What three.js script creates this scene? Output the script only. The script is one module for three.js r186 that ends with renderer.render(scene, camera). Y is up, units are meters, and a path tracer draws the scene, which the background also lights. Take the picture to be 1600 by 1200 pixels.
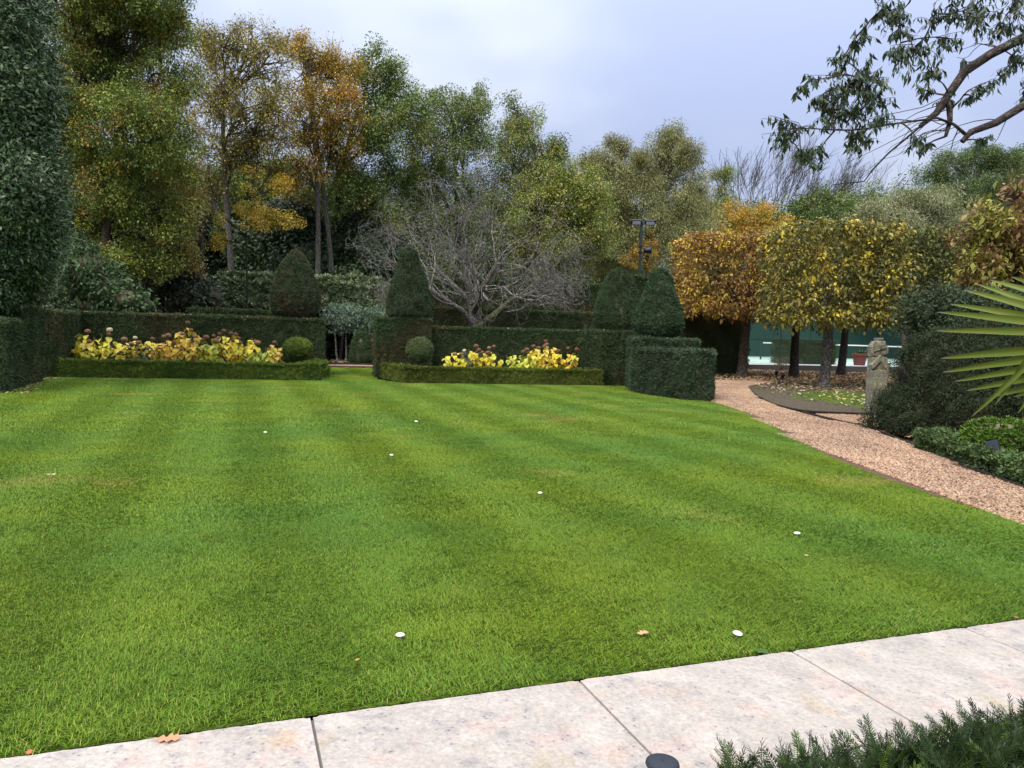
import * as THREE from 'three';
import { ImprovedNoise } from 'three/addons/math/ImprovedNoise.js';
import { mergeGeometries } from 'three/addons/utils/BufferGeometryUtils.js';
import { createNoise4D } from 'simplex-noise';

// ---------------------------------------------------------------- camera, sky, sun, exposure
const scene = new THREE.Scene();
const D = Math.PI / 180;
const camera = new THREE.PerspectiveCamera(53.05, 1024 / 768, 0.05, 900);
camera.position.set(0, 1.19, 0);
camera.rotation.set(-3.6 * D, 0, 1.7 * D, 'YXZ');
scene.add(camera);

const renderer = new THREE.WebGLRenderer({ antialias: true });
renderer.toneMapping = THREE.LinearToneMapping;
renderer.toneMappingExposure = 1.7;
renderer.shadowMap.enabled = true;
renderer.setSize(1024, 768);

const perlin = new ImprovedNoise();
const nz = (x, y, z) => perlin.noise(x, y, z);
function fbm(x, y, z, oct = 4) { let s = 0, a = 0.5, f = 1; for (let i = 0; i < oct; i++) { s += a * nz(x * f, y * f, z * f + i * 7.3); a *= 0.5; f *= 2.03; } return s; }
const lerp = (a, b, t) => a + (b - a) * t;
const clamp = (v, a = 0, b = 1) => Math.min(b, Math.max(a, v));
const smooth = (a, b, v) => { const t = clamp((v - a) / (b - a)); return t * t * (3 - 2 * t); };

{ // overcast sky: a lavender-grey cloud deck, brighter towards the zenith as a cloudy sky is
  const W = 1024, H = 512, data = new Float32Array(W * H * 4);
  for (let j = 0; j < H; j++) {
    const el = ((j + 0.5) / H - 0.5) * Math.PI, sy = Math.sin(el), cy = Math.cos(el);
    for (let i = 0; i < W; i++) {
      const az = ((i + 0.5) / W - 0.5) * 2 * Math.PI, dx = Math.cos(az) * cy, dz = Math.sin(az) * cy, k = (j * W + i) * 4;
      const up = Math.max(sy, 0), q = 1 / (up + 0.22);
      let c = 0.5 + 1.15 * fbm(dx * q * 1.15 + 3.1, dz * q * 1.15 + 8.4, 2.2, 5) + 0.4 * fbm(dx * q * 0.4 + 11, dz * q * 0.4, 5.5, 2);
      c = smooth(0.12, 0.95, c);
      const lift = 0.47 + 0.98 * Math.pow(up, 1.4);
      const w = smooth(0.3, 1, up);
      const r = lerp(lerp(0.50, 0.80, c), 0.9, w), g = lerp(lerp(0.59, 0.87, c), 0.92, w), b = lerp(lerp(0.86, 1.0, c), 0.97, w);
      const under = sy < 0 ? 0.35 : 1;
      data[k] = r * lift * under; data[k + 1] = g * lift * under; data[k + 2] = b * lift * under; data[k + 3] = 1;
    }
  }
  const t = new THREE.DataTexture(data, W, H, THREE.RGBAFormat, THREE.FloatType);
  t.mapping = THREE.EquirectangularReflectionMapping; t.magFilter = t.minFilter = THREE.LinearFilter; t.needsUpdate = true;
  scene.background = t; scene.environment = t;
}
const sun = new THREE.DirectionalLight(new THREE.Color(1, 0.93, 0.82), 1.5);
sun.position.set(-16, 42, 14); sun.target.position.set(0, 0, -16);
sun.castShadow = true; sun.shadow.radius = 40; sun.shadow.mapSize.set(4096, 4096);
Object.assign(sun.shadow.camera, { left: -45, right: 45, top: 45, bottom: -45, near: 1, far: 160 });
scene.add(sun, sun.target);

// ---------------------------------------------------------------- helpers
function RNG(seed) { let a = (seed * 2654435761) >>> 0; return () => { a = (a + 0x6D2B79F5) | 0; let t = Math.imul(a ^ (a >>> 15), 1 | a); t = (t + Math.imul(t ^ (t >>> 7), 61 | t)) ^ t; return ((t ^ (t >>> 14)) >>> 0) / 4294967296; }; }
const V = (x, y, z) => new THREE.Vector3(x, y, z);
const lin = (r, g, b) => new THREE.Color().setRGB(r, g, b);
const names = {};
function numbered(n) { if (names[n] === undefined) { names[n] = 0; return n; } names[n]++; return n + '_' + String(names[n]).padStart(3, '0'); }
function tag(o, label, category, group, kind) { if (label) o.userData.label = label; if (category) o.userData.category = category; if (group) o.userData.group = group; if (kind) o.userData.kind = kind; return o; }
function thing(name, label, category, [x, y, z], group) {
  const o = new THREE.Group(); o.name = numbered(name); o.position.set(x, y, z); scene.add(o);
  return tag(o, label, category, group);
}
function shade(o) { o.castShadow = true; o.receiveShadow = true; return o; }
// a part whose geometry is written in world metres, hung under a thing standing at its base
function part(t, name, geo, mat, kind) {
  const m = shade(new THREE.Mesh(geo, mat)); m.name = name; if (kind) m.userData.kind = kind;
  m.position.set(-t.position.x, -t.position.y, -t.position.z); t.add(m); return m;
}
function local(t, name, geo, mat) { const m = shade(new THREE.Mesh(geo, mat)); m.name = name; t.add(m); return m; }
function structure(name, geo, mat, kind = 'structure') { const m = shade(new THREE.Mesh(geo, mat)); m.name = numbered(name); m.userData.kind = kind; scene.add(m); return m; }
const _m = new THREE.Matrix4(), _q = new THREE.Quaternion(), _e = new THREE.Euler(), _s = V(1, 1, 1), _p = V(0, 0, 0), UPV = V(0, 1, 0);
// rows: [x, y, z, quaternion, scale or [sx, sy, sz], r, g, b]
class Copies {
  constructor() { this.rows = []; }
  add(x, y, z, q, s, c) { this.rows.push([x, y, z, q.x, q.y, q.z, q.w, s, c]); }
  build(t, name, geo, mat, kind = 'stuff') {
    const n = this.rows.length, im = new THREE.InstancedMesh(geo, mat, Math.max(1, n)); const col = new THREE.Color();
    this.rows.forEach((r, i) => {
      const s = r[7]; _p.set(r[0], r[1], r[2]); _q.set(r[3], r[4], r[5], r[6]);
      if (typeof s === 'number') _s.set(s, s, s); else _s.set(s[0], s[1], s[2]);
      im.setMatrixAt(i, _m.compose(_p, _q, _s)); const c = r[8]; im.setColorAt(i, col.setRGB(c[0], c[1], c[2]));
    });
    im.name = t ? name : numbered(name); im.userData.kind = kind; shade(im);
    if (t) { im.position.set(-t.position.x, -t.position.y, -t.position.z); t.add(im); } else scene.add(im);
    return im;
  }
}
const quatY = a => new THREE.Quaternion().setFromAxisAngle(UPV, a);
const quatE = (x, y, z) => new THREE.Quaternion().setFromEuler(_e.set(x, y, z, 'YXZ'));
const quatTo = (n, spin) => new THREE.Quaternion().setFromUnitVectors(UPV, n).multiply(quatY(spin));

// raw geometry builder: triangles with colours
class Raw {
  constructor() { this.p = []; this.c = []; this.i = []; this.n = 0; this.uv = []; }
  v(x, y, z, c, u = 0, w = 0) { this.p.push(x, y, z); if (c) this.c.push(c[0], c[1], c[2]); else this.c.push(1, 1, 1); this.uv.push(u, w); return this.n++; }
  t(a, b, c) { this.i.push(a, b, c); }
  geo() {
    const g = new THREE.BufferGeometry();
    g.setAttribute('position', new THREE.Float32BufferAttribute(this.p, 3)); g.setAttribute('color', new THREE.Float32BufferAttribute(this.c, 3)); g.setAttribute('uv', new THREE.Float32BufferAttribute(this.uv, 2));
    g.setIndex(this.i); g.computeVertexNormals(); return g;
  }
  // tapered tube through points [x,y,z,r]
  tube(pts, sides = 6, c) {
    const T = V(0, 0, 0), A = V(0, 0, 0), B = V(0, 0, 0); let prev = null, len = 0;
    for (let k = 0; k < pts.length; k++) {
      const a = pts[Math.max(0, k - 1)], b = pts[Math.min(pts.length - 1, k + 1)], o = pts[k];
      T.set(b[0] - a[0], b[1] - a[1], b[2] - a[2]).normalize();
      A.set(0.31, 0.17, 0.93).cross(T); if (A.lengthSq() < 1e-4) A.set(1, 0, 0); A.normalize(); B.crossVectors(T, A);
      if (k) len += Math.hypot(o[0] - pts[k - 1][0], o[1] - pts[k - 1][1], o[2] - pts[k - 1][2]);
      const ring = [];
      for (let s = 0; s <= sides; s++) {
        const th = s / sides * 2 * Math.PI, cs = Math.cos(th) * o[3], sn = Math.sin(th) * o[3];
        ring.push(this.v(o[0] + A.x * cs + B.x * sn, o[1] + A.y * cs + B.y * sn, o[2] + A.z * cs + B.z * sn, c, s / sides * Math.max(0.2, pts[0][3] * 6), len));
      }
      if (prev) for (let s = 0; s < sides; s++) { this.t(prev[s], ring[s], prev[s + 1]); this.t(prev[s + 1], ring[s], ring[s + 1]); }
      prev = ring;
    }
    const o = pts[pts.length - 1], e = this.v(o[0], o[1], o[2], c); for (let s = 0; s < sides; s++) this.t(prev[s], e, prev[s + 1]);
  }
  // leaf: kite folded on its midrib; base at o, along d, width along w, facing n
  leaf(o, d, w, n, L, W, fold, c, droop = 0.15) {
    const P = (a, b, e) => this.v(o.x + d.x * a + w.x * b + n.x * e, o.y + d.y * a + w.y * b + n.y * e, o.z + d.z * a + w.z * b + n.z * e, c, b / W + 0.5, a / L);
    const a = P(0, 0, 0), b = P(L * 0.45, -W / 2, fold * W), e = P(L, 0, -droop * L), f = P(L * 0.45, W / 2, fold * W), m = P(L * 0.5, 0, 0);
    this.t(a, m, b); this.t(b, m, e); this.t(a, f, m); this.t(m, f, e);
  }
  leafLite(o, d, w, n, L, W, c, droop = 0.15) {
    const P = (a, b, e) => this.v(o.x + d.x * a + w.x * b + n.x * e, o.y + d.y * a + w.y * b + n.y * e, o.z + d.z * a + w.z * b + n.z * e, c);
    const a = P(0, 0, 0), b = P(L * 0.45, -W / 2, 0), e = P(L, 0, -droop * L), f = P(L * 0.45, W / 2, 0.1 * W);
    this.t(a, e, b); this.t(a, f, e);
  }
}
function frame(d, R) { // width and face of a leaf that points along d, face roughly up
  const n = V((R() - 0.5) * 1.1, 1, (R() - 0.5) * 1.1), w = V(0, 0, 0).crossVectors(n, d); if (w.lengthSq() < 1e-4) w.set(1, 0, 0); w.normalize(); n.crossVectors(d, w).normalize(); return [w, n];
}
function ball(R) { let x, y, z, l; do { x = R() * 2 - 1; y = R() * 2 - 1; z = R() * 2 - 1; l = x * x + y * y + z * z; } while (l > 1 || l < 1e-4); return V(x, y, z); }
function tint(R, s = 0.25) { const k = 1 + (R() - 0.5) * 2 * s; return [k * (1 + (R() - 0.5) * s * 0.6), k, k * (1 + (R() - 0.5) * s * 0.5)]; }
// a clump of n leaves filling a small ball (unit: metres at scale 1)
function clump(seed, n, rad, L, W, { down = 0.2, lite = true, var: vr = 0.3, twigs = 3 } = {}) {
  const R = RNG(seed), g = new Raw();
  for (let k = 0; k < n; k++) {
    const o = ball(R).multiplyScalar(rad), d = ball(R).normalize().multiplyScalar(0.8).add(V(o.x, o.y, o.z).multiplyScalar(0.9 / rad)); d.y -= down; d.normalize();
    const [w, nn] = frame(d, R), s = 0.7 + R() * 0.6, c = tint(R, vr);
    if (lite) g.leafLite(o, d, w, nn, L * s, W * s, c, R() * 0.3); else g.leaf(o, d, w, nn, L * s, W * s, 0.12, c, R() * 0.3);
  }
  for (let k = 0; k < twigs; k++) { const e = ball(R).multiplyScalar(rad * 1.1); g.tube([[0, -rad * 0.4, 0, 0.006], [e.x * 0.5 + (R() - 0.5) * 0.05, e.y * 0.5, e.z * 0.5, 0.004], [e.x, e.y, e.z, 0.002]], 3, [0.45, 0.4, 0.42]); }
  return g.geo();
}

// textures ------------------------------------------------------
function texture(n, fn, srgb = true) {
  const d = new Uint8Array(n * n * 4);
  for (let j = 0; j < n; j++) for (let i = 0; i < n; i++) { const c = fn(i / n, j / n), k = (j * n + i) * 4; d[k] = clamp(c[0]) * 255; d[k + 1] = clamp(c[1]) * 255; d[k + 2] = clamp(c[2]) * 255; d[k + 3] = 255; }
  const t = new THREE.DataTexture(d, n, n); t.wrapS = t.wrapT = THREE.RepeatWrapping; t.magFilter = THREE.LinearFilter; t.minFilter = THREE.LinearMipmapLinearFilter; t.generateMipmaps = true; if (srgb) t.colorSpace = THREE.SRGBColorSpace; t.needsUpdate = true; return t;
}
const TAU = Math.PI * 2;
// noise that tiles: walk a circle in each direction
const noise4 = createNoise4D(RNG(11));
function loop(u, v, f, s = 0, oct = 4) {
  const cu = Math.cos(u * TAU), su = Math.sin(u * TAU), cv = Math.cos(v * TAU), sv = Math.sin(v * TAU); let r = 0, a = 0.5, w = f / TAU;
  for (let i = 0; i < oct; i++) { r += a * noise4(cu * w + s, su * w, cv * w + s * 1.7, sv * w + i * 3.1); a *= 0.5; w *= 2.03; } return r;
}
function mat(o) { const { color, ...r } = o; const m = new THREE.MeshPhysicalMaterial({ roughness: 0.8, side: THREE.DoubleSide, ...r }); if (color) m.color.setRGB(...color); return m; }
const leafMat = (c, o = {}) => mat({ color: c, vertexColors: true, roughness: 0.6, specularIntensity: 0.4, transmission: 0.3, thickness: 0, ...o });

const TREES = {
  evergreen_oak: { x: -10.31, z: -14.2, lobes: [[-9.52,7.54,-14.56,0.64,0.83,0.73],[-9.14,6.25,-13.88,0.66,0.89,0.77],[-9.99,5.98,-14.11,0.64,1.18,0.91],[-9.01,5.25,-13.84,0.71,0.83,0.77],[-9.07,4.41,-14.02,0.69,0.83,0.76],[-10.1,4.47,-14.41,0.64,1.06,0.85],[-8.77,3.45,-13.71,0.66,0.77,0.71],[-9.02,2.72,-14.13,0.64,0.71,0.67],[-9.96,2.83,-14.33,0.64,0.95,0.79],[-9.46,2.11,-14.65,0.61,0.53,0.57],[-9.62,1.87,-13.83,0.58,0.59,0.58],[-9.06,3.08,-14.6,0.4,0.59,0.5]] },
  green_oak: { x: -12.45, z: -24, lobes: [[-13.1,10.61,-22.73,1.2,0.9,1.05],[-12.28,10.78,-23.27,1.4,0.8,1.1],[-10.75,10.71,-23.0,1.2,0.64,0.92],[-13.84,10.14,-24.87,1.2,0.9,1.05],[-12.11,9.95,-24.23,1.5,0.8,1.15],[-10.73,10.19,-24.02,0.7,0.6,0.65],[-13.14,8.26,-23.25,1.1,1.1,1.1],[-13.06,9.12,-25.31,1.3,1.1,1.2],[-11.26,8.59,-24.11,1.1,1.0,1.05],[-13.12,6.94,-23.55,1.1,1.0,1.05],[-11.4,6.84,-22.63,1.2,1.1,1.15],[-10.65,6.64,-23.2,0.9,1.2,1.05],[-13.92,5.75,-25.34,1.1,1.0,1.05],[-11.89,5.41,-23.77,1.3,1.0,1.15],[-13.95,4.26,-25.0,1.2,0.9,1.05],[-12.67,4.11,-25.13,1.4,0.9,1.15],[-10.94,4.64,-23.62,0.8,0.9,0.85],[-11.56,3.12,-24.1,0.7,0.44,0.57],[-12.24,2.99,-22.95,0.8,0.4,0.6]] },
  brown_beech: { x: -11.06, z: -26, lobes: [[-11.57,6.28,-26.06,0.78,0.87,0.82],[-11.31,4.97,-25.79,0.91,1.08,1.0],[-11.09,3.74,-25.07,0.97,0.76,0.87],[-12.09,3.7,-25.9,0.87,0.76,0.81],[-11.21,3.34,-26.34,0.54,0.39,0.47]] },
  grey_birch: { x: -11.33, z: -31, lobes: [[-12.79,12.52,-32.14,0.77,0.9,0.84],[-11.44,12.24,-30.27,0.77,0.64,0.71],[-10.6,12.43,-31.05,0.9,0.77,0.84],[-9.77,11.39,-30.44,0.98,1.03,1.01],[-11.54,11.11,-31.24,1.29,1.16,1.23],[-12.66,10.13,-31.82,0.9,1.42,1.16],[-10.64,9.34,-30.17,1.42,1.29,1.35],[-9.45,9.3,-29.89,0.98,1.16,1.07],[-11.84,8.14,-31.41,1.16,1.16,1.16],[-10.45,8.2,-31.48,1.16,1.03,1.1],[-12.36,6.61,-31.43,0.77,1.16,0.97]] },
  golden_maple: { x: -8.46, z: -33, lobes: [[-9.98,13.45,-34.09,0.77,0.6,0.69],[-8.73,12.84,-33.06,0.99,0.77,0.88],[-7.96,12.47,-33.82,0.96,0.82,0.89],[-9.52,11.95,-34.02,1.1,0.96,1.03],[-7.91,10.87,-32.55,1.1,1.1,1.1],[-7.06,9.81,-32.4,0.77,1.1,0.93],[-8.89,9.61,-32.8,1.1,1.24,1.17],[-7.97,9.01,-33.51,1.1,1.1,1.1],[-9.29,7.92,-32.38,1.1,1.1,1.1]] },
  yellow_hazel: { x: -9.82, z: -27.5, lobes: [[-9.32,6.86,-27.89,0.41,0.21,0.31],[-8.69,6.67,-27.54,0.37,0.18,0.27],[-8.46,6.35,-27.92,0.32,0.21,0.26],[-9.63,6.03,-27.88,0.23,0.32,0.27],[-9.12,5.42,-27.06,0.32,0.27,0.3],[-8.78,5.21,-27.53,0.37,0.21,0.29],[-8.19,5.0,-27.46,0.46,0.18,0.32],[-10.19,4.9,-27.19,0.21,0.37,0.29],[-9.02,4.78,-26.91,0.37,0.14,0.25],[-9.95,5.66,-28.12,0.18,0.23,0.21],[-10.35,4.23,-27.21,0.18,0.18,0.18]] },
  dark_oak: { x: -8.42, z: -35, lobes: [[-6.64,13.37,-36.36,1.05,0.73,0.89],[-6.98,12.22,-35.95,1.31,1.16,1.24],[-5.75,12.13,-36.5,1.11,1.11,1.11],[-4.61,10.4,-33.8,0.64,0.73,0.68],[-7.01,10.01,-34.11,1.31,1.31,1.31],[-5.57,9.79,-34.7,1.31,1.31,1.31],[-6.92,8.62,-35.96,1.46,1.31,1.38],[-7.73,7.28,-34.37,1.31,1.31,1.31],[-5.41,8.33,-35.75,1.16,1.02,1.09],[-6.24,6.84,-34.78,1.46,1.02,1.24]] },
  olive_oak: { x: -3.51, z: -38, lobes: [[-3.88,12.41,-38.75,0.95,0.79,0.87],[-2.45,12.67,-38.44,0.79,0.7,0.74],[-3.27,11.16,-37.47,1.42,1.2,1.31],[-1.9,11.06,-37.53,0.79,1.26,1.03],[-4.21,9.7,-36.54,1.26,1.26,1.26],[-2.6,9.45,-37.16,1.52,1.42,1.47],[-4.5,8.36,-38.04,1.42,1.26,1.34],[-2.23,7.61,-36.91,1.58,1.26,1.42]] },
  bushy_oak: { x: -0.04, z: -39, lobes: [[-0.41,12.58,-40.08,0.81,0.65,0.73],[0.11,11.57,-39.86,1.36,1.04,1.2],[1.09,10.46,-39.1,1.14,1.04,1.09],[1.84,10.39,-39.36,0.45,0.52,0.49],[-0.32,9.57,-38.08,1.36,1.3,1.33],[1.26,8.81,-37.9,1.36,1.14,1.25],[-0.28,8.06,-39.13,1.46,1.3,1.38]] },
  yellowing_lime: { x: 1.76, z: -36, lobes: [[1.21,7.81,-35.83,1.2,0.84,1.02],[2.84,7.89,-35.99,1.14,1.14,1.14],[2.29,6.86,-36.06,1.5,1.05,1.27],[0.79,6.39,-35.15,1.35,1.2,1.27],[3.42,6.35,-35.34,1.05,1.2,1.12],[1.87,5.19,-35.61,1.65,1.2,1.42]] },
  grey_willow: { x: 7.46, z: -43, lobes: [[4.15,10.82,-42.41,0.93,0.5,0.72],[5.55,11.95,-44.1,0.57,0.57,0.57],[6.49,10.94,-41.89,0.43,0.5,0.47],[8.42,12.34,-43.22,0.57,0.64,0.61],[9.0,11.13,-41.66,0.72,0.5,0.61],[8.22,11.24,-43.75,1.07,1.07,1.07],[6.36,10.42,-44.3,1.79,1.0,1.4],[4.45,9.29,-41.52,1.61,1.25,1.43],[8.5,9.53,-43.03,1.72,1.36,1.54],[6.28,8.08,-42.02,2.22,1.5,1.86],[8.82,7.76,-41.7,1.61,1.5,1.56],[4.67,7.28,-42.79,1.79,1.5,1.65],[7.29,6.33,-41.45,2.33,1.5,1.91],[10.06,6.88,-43.91,1.25,1.5,1.38],[5.39,5.7,-42.44,1.79,1.25,1.52],[10.28,9.55,-43.82,0.5,0.86,0.68]] },
  orange_maple: { x: 14.49, z: -50, lobes: [[12.74,8.67,-49.56,1.0,0.92,0.96],[14.21,9.26,-50.52,0.92,1.0,0.96],[15.65,9.4,-49.87,1.0,0.83,0.92],[16.66,9.01,-49.76,0.75,0.75,0.75],[14.8,8.12,-49.55,2.08,0.92,1.5]] },
  orange_sapling: { x: 6.88, z: -40, lobes: [[6.38,5.47,-39.9,0.6,0.6,0.6],[6.73,5.95,-39.75,0.53,0.6,0.57],[6.08,5.14,-39.96,0.47,0.33,0.4],[6.96,5.13,-40.31,0.47,0.4,0.43]] },
  silver_willow: { x: 19.02, z: -37, lobes: [[15.98,6.99,-36.2,0.74,0.74,0.74],[17.9,7.75,-37.79,1.11,0.8,0.95],[19.12,7.88,-37.47,1.11,0.8,0.95],[20.12,7.65,-36.76,1.05,0.86,0.95],[21.77,7.35,-37.47,0.92,0.92,0.92],[17.56,6.58,-36.03,1.39,0.77,1.08],[19.76,6.44,-36.79,1.39,0.92,1.15]] },
  far_oak: { x: 28.06, z: -47, lobes: [[24.89,11.42,-47.47,1.09,0.78,0.94],[26.0,12.06,-47.09,1.25,0.86,1.06],[28.0,12.77,-47.62,1.33,0.78,1.06],[29.0,12.64,-46.42,1.33,0.86,1.09],[30.83,12.48,-47.15,1.17,0.98,1.08],[26.34,10.71,-46.54,1.76,0.86,1.31],[28.9,10.94,-46.38,1.76,0.98,1.37]] },
  cherry_tree: { x: 8.91, z: -13.5, lobes: [[8.58,3.91,-13.41,0.31,0.25,0.28],[8.1,3.47,-13.11,0.4,0.31,0.36],[8.89,3.41,-13.65,0.38,0.34,0.36],[7.99,3.06,-13.34,0.36,0.31,0.34],[8.74,2.92,-13.8,0.45,0.36,0.4],[7.83,2.55,-13.11,0.34,0.27,0.3],[8.78,2.4,-13.64,0.45,0.34,0.39],[7.92,2.17,-13.04,0.38,0.22,0.3],[8.68,2.78,-13.03,0.34,0.45,0.39]] },
  laurel_shrub: { x: 7.25, z: -12.4, lobes: [[6.61,1.74,-12.54,0.31,0.27,0.29],[7.1,1.87,-12.78,0.31,0.23,0.27],[7.18,1.65,-12.44,0.41,0.37,0.39],[7.68,1.62,-12.41,0.47,0.41,0.44],[8.4,1.59,-12.72,0.47,0.46,0.47],[7.2,1.24,-12.43,0.57,0.52,0.54],[8.01,0.95,-12.54,0.57,0.57,0.57],[8.32,0.66,-12.35,0.52,0.52,0.52]] },
  rhododendron: { x: -9.92, z: -36, lobes: [[-14.43,4.68,-36.73,1.2,1.2,1.2],[-13.11,4.58,-36.86,1.35,1.35,1.35],[-11.45,5.09,-36.91,1.35,1.5,1.42],[-9.47,3.95,-35.26,1.65,1.5,1.57],[-7.9,5.09,-35.97,1.35,1.5,1.42],[-6.43,4.61,-35.26,1.2,1.5,1.35],[-14.46,3.33,-36.84,1.35,1.2,1.27],[-12.34,3.39,-36.87,1.5,1.2,1.35],[-7.24,3.47,-35.78,1.65,1.2,1.42],[-10.14,5.97,-35.45,1.2,1.2,1.2],[-14.75,5.82,-35.32,0.9,1.5,1.2]] },
  dark_holly: { x: -12.61, z: -27, lobes: [[-12.44,2.55,-26.4,0.72,0.67,0.7],[-12.21,2.51,-27.36,0.72,0.67,0.7],[-11.32,2.38,-26.59,0.72,0.63,0.67],[-12.28,3.13,-26.76,0.56,0.56,0.56],[-10.83,2.31,-27.01,0.67,0.49,0.58]] },
  fern_shrub: { x: -11.71, z: -21.6, lobes: [[-12.44,3.15,-21.82,0.45,0.54,0.49],[-11.75,2.67,-21.22,0.58,0.58,0.58],[-12.42,2.08,-21.92,0.72,0.58,0.65],[-11.37,2.17,-21.49,0.63,0.58,0.6],[-10.82,1.87,-21.44,0.58,0.36,0.47],[-11.72,1.73,-21.64,0.81,0.36,0.58],[-10.59,1.72,-21.89,0.47,0.22,0.34]] },
  undergrowth: { x: -15.72, z: -29, lobes: [[-20.49,2.14,-29.3,1.21,1.21,1.21],[-18.63,1.96,-29.44,1.21,1.09,1.15],[-16.26,1.87,-28.28,1.21,0.97,1.09],[-15.21,2.06,-29.43,1.21,1.09,1.15],[-18.2,3.2,-29.55,1.21,0.97,1.09],[-13.33,1.86,-29.06,1.09,0.84,0.97],[-11.86,1.8,-29.61,1.09,0.72,0.9]] },
  gap_shrub: { x: -7.17, z: -33, lobes: [[-8.94,1.88,-33.36,1.1,1.24,1.17],[-7.47,1.64,-33.01,1.1,1.24,1.17],[-6.1,1.68,-33.0,1.1,1.24,1.17],[-4.99,1.98,-32.89,1.1,1.24,1.17],[-8.28,0.52,-33.0,1.1,0.82,0.96],[-6.87,0.41,-33.52,1.1,0.82,0.96],[-5.24,0.47,-32.93,1.1,0.82,0.96],[-10.29,1.56,-33.25,1.24,1.1,1.17],[-6.95,2.74,-33.05,1.37,0.96,1.17]] },
  bare_ash: { x: 19.22, z: -58, lobes: [[15.98,12.55,-57.2,1.45,1.21,1.33],[17.88,13.44,-58.14,1.69,1.21,1.45],[19.63,12.59,-57.57,1.45,1.35,1.4],[17.78,11.73,-58.34,2.17,1.06,1.62]] },
  bare_elm: { x: 24.37, z: -60, lobes: [[22.16,12.96,-59.94,1.6,1.2,1.4],[23.8,13.49,-59.21,1.6,1.3,1.45],[25.9,13.24,-60.09,1.4,1.2,1.3],[23.91,12.03,-60.48,2.25,1.0,1.62]] },
  small_acacia: { x: 14.21, z: -52, lobes: [[12.9,12.07,-52.09,0.61,0.52,0.56],[13.81,12.3,-51.86,0.69,0.43,0.56],[13.45,11.22,-52.39,0.78,0.69,0.74],[13.0,10.37,-52.49,0.87,0.95,0.91]] },
  wood_0: { x: -27.15, z: -44, lobes: [[-27.47,8.58,-42.67,1.65,1.46,1.56],[-25.7,9.03,-43.84,1.65,1.46,1.56],[-26.75,7.34,-43.47,2.2,1.83,2.01],[-28.43,5.27,-44.39,2.01,1.65,1.83],[-25.77,5.11,-43.91,2.01,1.65,1.83]] },
  wood_1: { x: -23.02, z: -46, lobes: [[-24.66,9.42,-46.65,1.72,1.53,1.63],[-20.99,9.31,-44.55,1.72,1.53,1.63],[-23.0,7.85,-45.99,2.3,1.91,2.1],[-23.55,5.46,-44.86,2.1,1.72,1.91],[-21.88,5.49,-46.43,2.1,1.72,1.91]] },
  wood_2: { x: -18.04, z: -46, lobes: [[-19.73,9.59,-46.76,1.72,1.53,1.63],[-16.73,9.7,-45.9,1.72,1.53,1.63],[-18.67,8.22,-47.49,2.3,1.91,2.1],[-19.0,5.67,-45.5,2.1,1.72,1.91],[-17.13,5.7,-47.07,2.1,1.72,1.91]] },
  wood_3: { x: -14.82, z: -48, lobes: [[-16.51,10.04,-48.59,1.8,1.6,1.7],[-13.97,10.48,-49.46,1.8,1.6,1.7],[-14.63,8.27,-47.09,2.4,2.0,2.2],[-16.25,6.08,-48.5,2.2,1.8,2.0],[-13.11,5.77,-46.6,2.2,1.8,2.0]] },
  wood_4: { x: -11.23, z: -48, lobes: [[-12.35,8.63,-46.5,1.8,1.6,1.7],[-9.68,8.89,-46.52,1.8,1.6,1.7],[-11.23,7.28,-47.5,2.4,2.0,2.2],[-12.82,5.05,-49.23,2.2,1.8,2.0],[-9.61,4.72,-46.51,2.2,1.8,2.0]] },
  wood_5: { x: -7.53, z: -50, lobes: [[-9.08,8.83,-49.55,1.87,1.66,1.77],[-6.38,9.3,-50.7,1.87,1.66,1.77],[-7.56,7.21,-49.15,2.5,2.08,2.29],[-8.67,4.74,-48.81,2.29,1.87,2.08],[-6.29,4.75,-50.81,2.29,1.87,2.08]] },
  wood_6: { x: -3.38, z: -50, lobes: [[-4.98,8.52,-49.39,1.87,1.66,1.77],[-2.2,9.01,-50.71,1.87,1.66,1.77],[-3.51,6.94,-49.28,2.5,2.08,2.29],[-4.61,4.44,-48.57,2.29,1.87,2.08],[-2.06,4.43,-50.31,2.29,1.87,2.08]] },
  wood_7: { x: 1.25, z: -52, lobes: [[-0.52,8.28,-52.6,1.95,1.73,1.84],[2.49,8.57,-52.45,1.95,1.73,1.84],[1.05,6.65,-52.96,2.6,2.16,2.38],[-0.17,3.88,-50.71,2.38,1.95,2.16],[2.64,3.84,-52.32,2.38,1.95,2.16]] },
  wood_8: { x: 5.78, z: -54, lobes: [[4.0,8.78,-55.27,2.02,1.8,1.91],[7.18,9.1,-55.32,2.02,1.8,1.91],[5.59,6.96,-54.67,2.7,2.25,2.47],[4.26,4.18,-53.76,2.47,2.02,2.25],[7.15,4.04,-53.72,2.47,2.02,2.25]] },
  wood_9: { x: 13.91, z: -56, lobes: [[11.75,9.49,-55.48,2.1,1.86,1.98],[14.77,9.71,-54.9,2.1,1.86,1.98],[13.21,7.62,-54.6,2.8,2.33,2.56],[12.46,5.05,-56.76,2.56,2.1,2.33],[15.31,4.85,-56.02,2.56,2.1,2.33]] },
  wood_10: { x: 20.18, z: -58, lobes: [[18.41,9.74,-59.25,2.17,1.93,2.05],[21.05,9.77,-57.18,2.17,1.93,2.05],[20.18,7.85,-59.15,2.9,2.41,2.65],[18.61,4.85,-58.35,2.65,2.17,2.41],[22.06,4.75,-59.17,2.65,2.17,2.41]] },
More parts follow.
